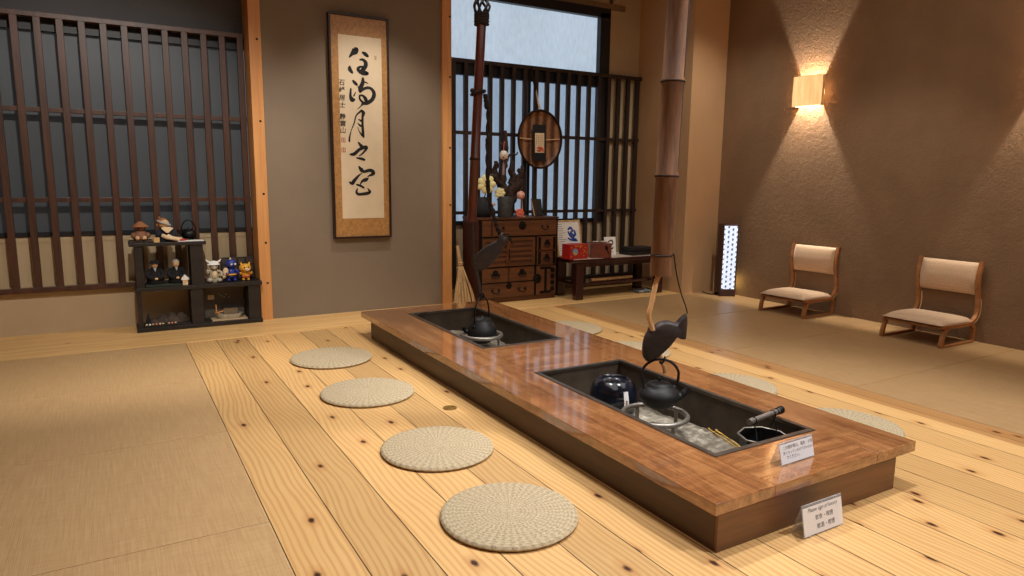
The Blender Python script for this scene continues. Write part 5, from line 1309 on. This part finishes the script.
# ------------------------------------------------------------------ wall sconces
def mat_shade():
    g = G('veneer_shade'); x, y, z = g.xyz()
    n1 = g.noise(g.mapping(scale=(1, 1, .12)), 40, 3)
    d = g.mth('SQRT', g.mth('ADD', g.mth('POWER', g.mth('SUBTRACT', y, .02), 2.), g.mth('POWER', g.mth('SUBTRACT', z, .085), 2.)))
    c = g.ramp(n1, [(.3, srgb(232, 172, 104)), (.7, srgb(255, 214, 150))])
    return g.done(srgb(220, 180, 130), .6, emit=c, emit_s=.72)
SHADE = mat_shade()
def sconce(yc, label, k=1.0):
    t = thing('wall_sconce', label, 'wall lamp', (XR-.0005, yc, 1.80), 'square wall sconces on the brown wall')
    x1 = XR-.0008; x0 = x1-.070; hw = .146; z0, z1 = 1.80, 2.058
    b = MB(); P = []
    for i in range(13): v = i/12*2-1; P.append((x0-.012*(1-v*v), yc+hw*v))
    rg = [[b.bm.verts.new((px, py, z)) for z in (z0, z1)] + [b.bm.verts.new((px+.005, py, z)) for z in (z1, z0)] for px, py in P]
    for A, B in zip(rg, rg[1:]):
        for j in range(4): b.bm.faces.new((A[j], A[(j+1) % 4], B[(j+1) % 4], B[j]))
    b.bm.faces.new(rg[0][::-1]); b.bm.faces.new(rg[-1]); make('shade_front', b, SHADE, t, 50)
    for s in (-1, 1):
        b = MB(); b.box(x0+.006, x1, yc+s*(hw-.026)-.0025, yc+s*(hw-.026)+.0025, z0, z1, .001); make('shade_side', b, plain('pale_veneer', (226, 196, 150), .5), t, 0)
    b = MB(); b.box(x1-.004, x1, yc-.05, yc+.05, z0+.09, z0+.17, .001); mt_ = make('wall_plate', b, M['white'], t, 40)
    for nm, rx_, pw, ang, z in (('up', PI, 95, 130, z0+.012), ('down', 0, 115, 130, z1-.03)):
        L = bpy.data.lights.new('sconce_bulb_'+nm, 'SPOT'); L.energy = pw*k; L.spot_size = math.radians(ang); L.spot_blend = .3; L.shadow_soft_size = .018; L.color = (1, .90, .76)
        o = bpy.data.objects.new('sconce_bulb_'+nm, L); COL.objects.link(o); o.location = (x1-.036, yc, z); o.rotation_euler = (rx_, 0, 0)
    L = bpy.data.lights.new('sconce_glow', 'POINT'); L.energy = 1.2; L.shadow_soft_size = .03; L.color = (1, .72, .42)
    o = bpy.data.objects.new('sconce_glow', L); COL.objects.link(o); o.location = (x1-.055, yc, z0+.15)
sconce(4.08, 'square glowing wall sconce above the low chair nearer the lantern')
sconce(2.205, 'square glowing wall sconce just beyond the right edge of the photo', .55)

# ------------------------------------------------------------------ light of the room
def spot(name, loc, target, power, size, color, blend=.6, soft=.05):
    L = bpy.data.lights.new(name, 'SPOT'); L.energy = power; L.spot_size = math.radians(size); L.spot_blend = blend; L.shadow_soft_size = soft; L.color = color
    o = bpy.data.objects.new(name, L); COL.objects.link(o); o.location = loc
    o.rotation_euler = (Vector(target)-Vector(loc)).to_track_quat('-Z', 'Y').to_euler()
    return o
WARM = (1, .95, .87); NEUT = (.99, 1, 1.02)
spot('downlight_table', (2.75, 1.9, 3.1), (2.3, 1.8, 0), 165, 85, NEUT)
spot('downlight_front', (3.1, -.1, 3.1), (2.3, 1.3, 0), 190, 80, (.95, .98, 1.05))
spot('downlight_mats', (1.75, 3.0, 3.1), (.6, 2.5, 0), 170, 85, NEUT)
spot('downlight_scroll', (1.95, 4.65, 3.1), (1.85, 5.2, 0), 75, 85, WARM)
spot('downlight_chest', (3.4, 4.7, 3.1), (3.4, 5.2, 0), 42, 75, WARM)
spot('fill_pillar', (4.5, 3.7, 3.1), (5.05, 5.1, 1.3), 60, 62, WARM, .9)  # added spot that brightens pillar and recess walls, no known fitting
spot('downlight_far_table', (2.1, 4.0, 3.1), (2.1, 3.9, 0), 80, 75, WARM)
spot('downlight_chairs', (4.35, 3.3, 3.1), (4.5, 3.3, 0), 48, 85, WARM)
spot('fill_left', (.2, 2.9, 3.1), (-.1, 5.6, .5), 170, 70, WARM)  # added fill aimed at the low left wall, not a known ceiling lamp
A = bpy.data.lights.new('ceiling_bounce', 'AREA'); A.shape = 'RECTANGLE'; A.size = 4.5; A.size_y = 4; A.energy = 45; A.color = (1, .92, .82)
o = bpy.data.objects.new('ceiling_bounce', A); COL.objects.link(o); o.location = (2.3, 1.5, 3.1)
W = bpy.data.worlds.new('world'); SC.world = W; W.use_nodes = True
W.node_tree.nodes['Background'].inputs[0].default_value = (.5, .55, .62, 1); W.node_tree.nodes['Background'].inputs[1].default_value = .15
SC.view_settings.view_transform = 'Standard'; SC.view_settings.look = 'None'; SC.view_settings.gamma = 1; SC.view_settings.use_curve_mapping = False
SC.view_settings.exposure = .45
SC.cycles.use_denoising = True
SC.cycles.max_bounces = 8; SC.cycles.diffuse_bounces = 4; SC.cycles.glossy_bounces = 4
SC.cycles.sample_clamp_indirect = 6
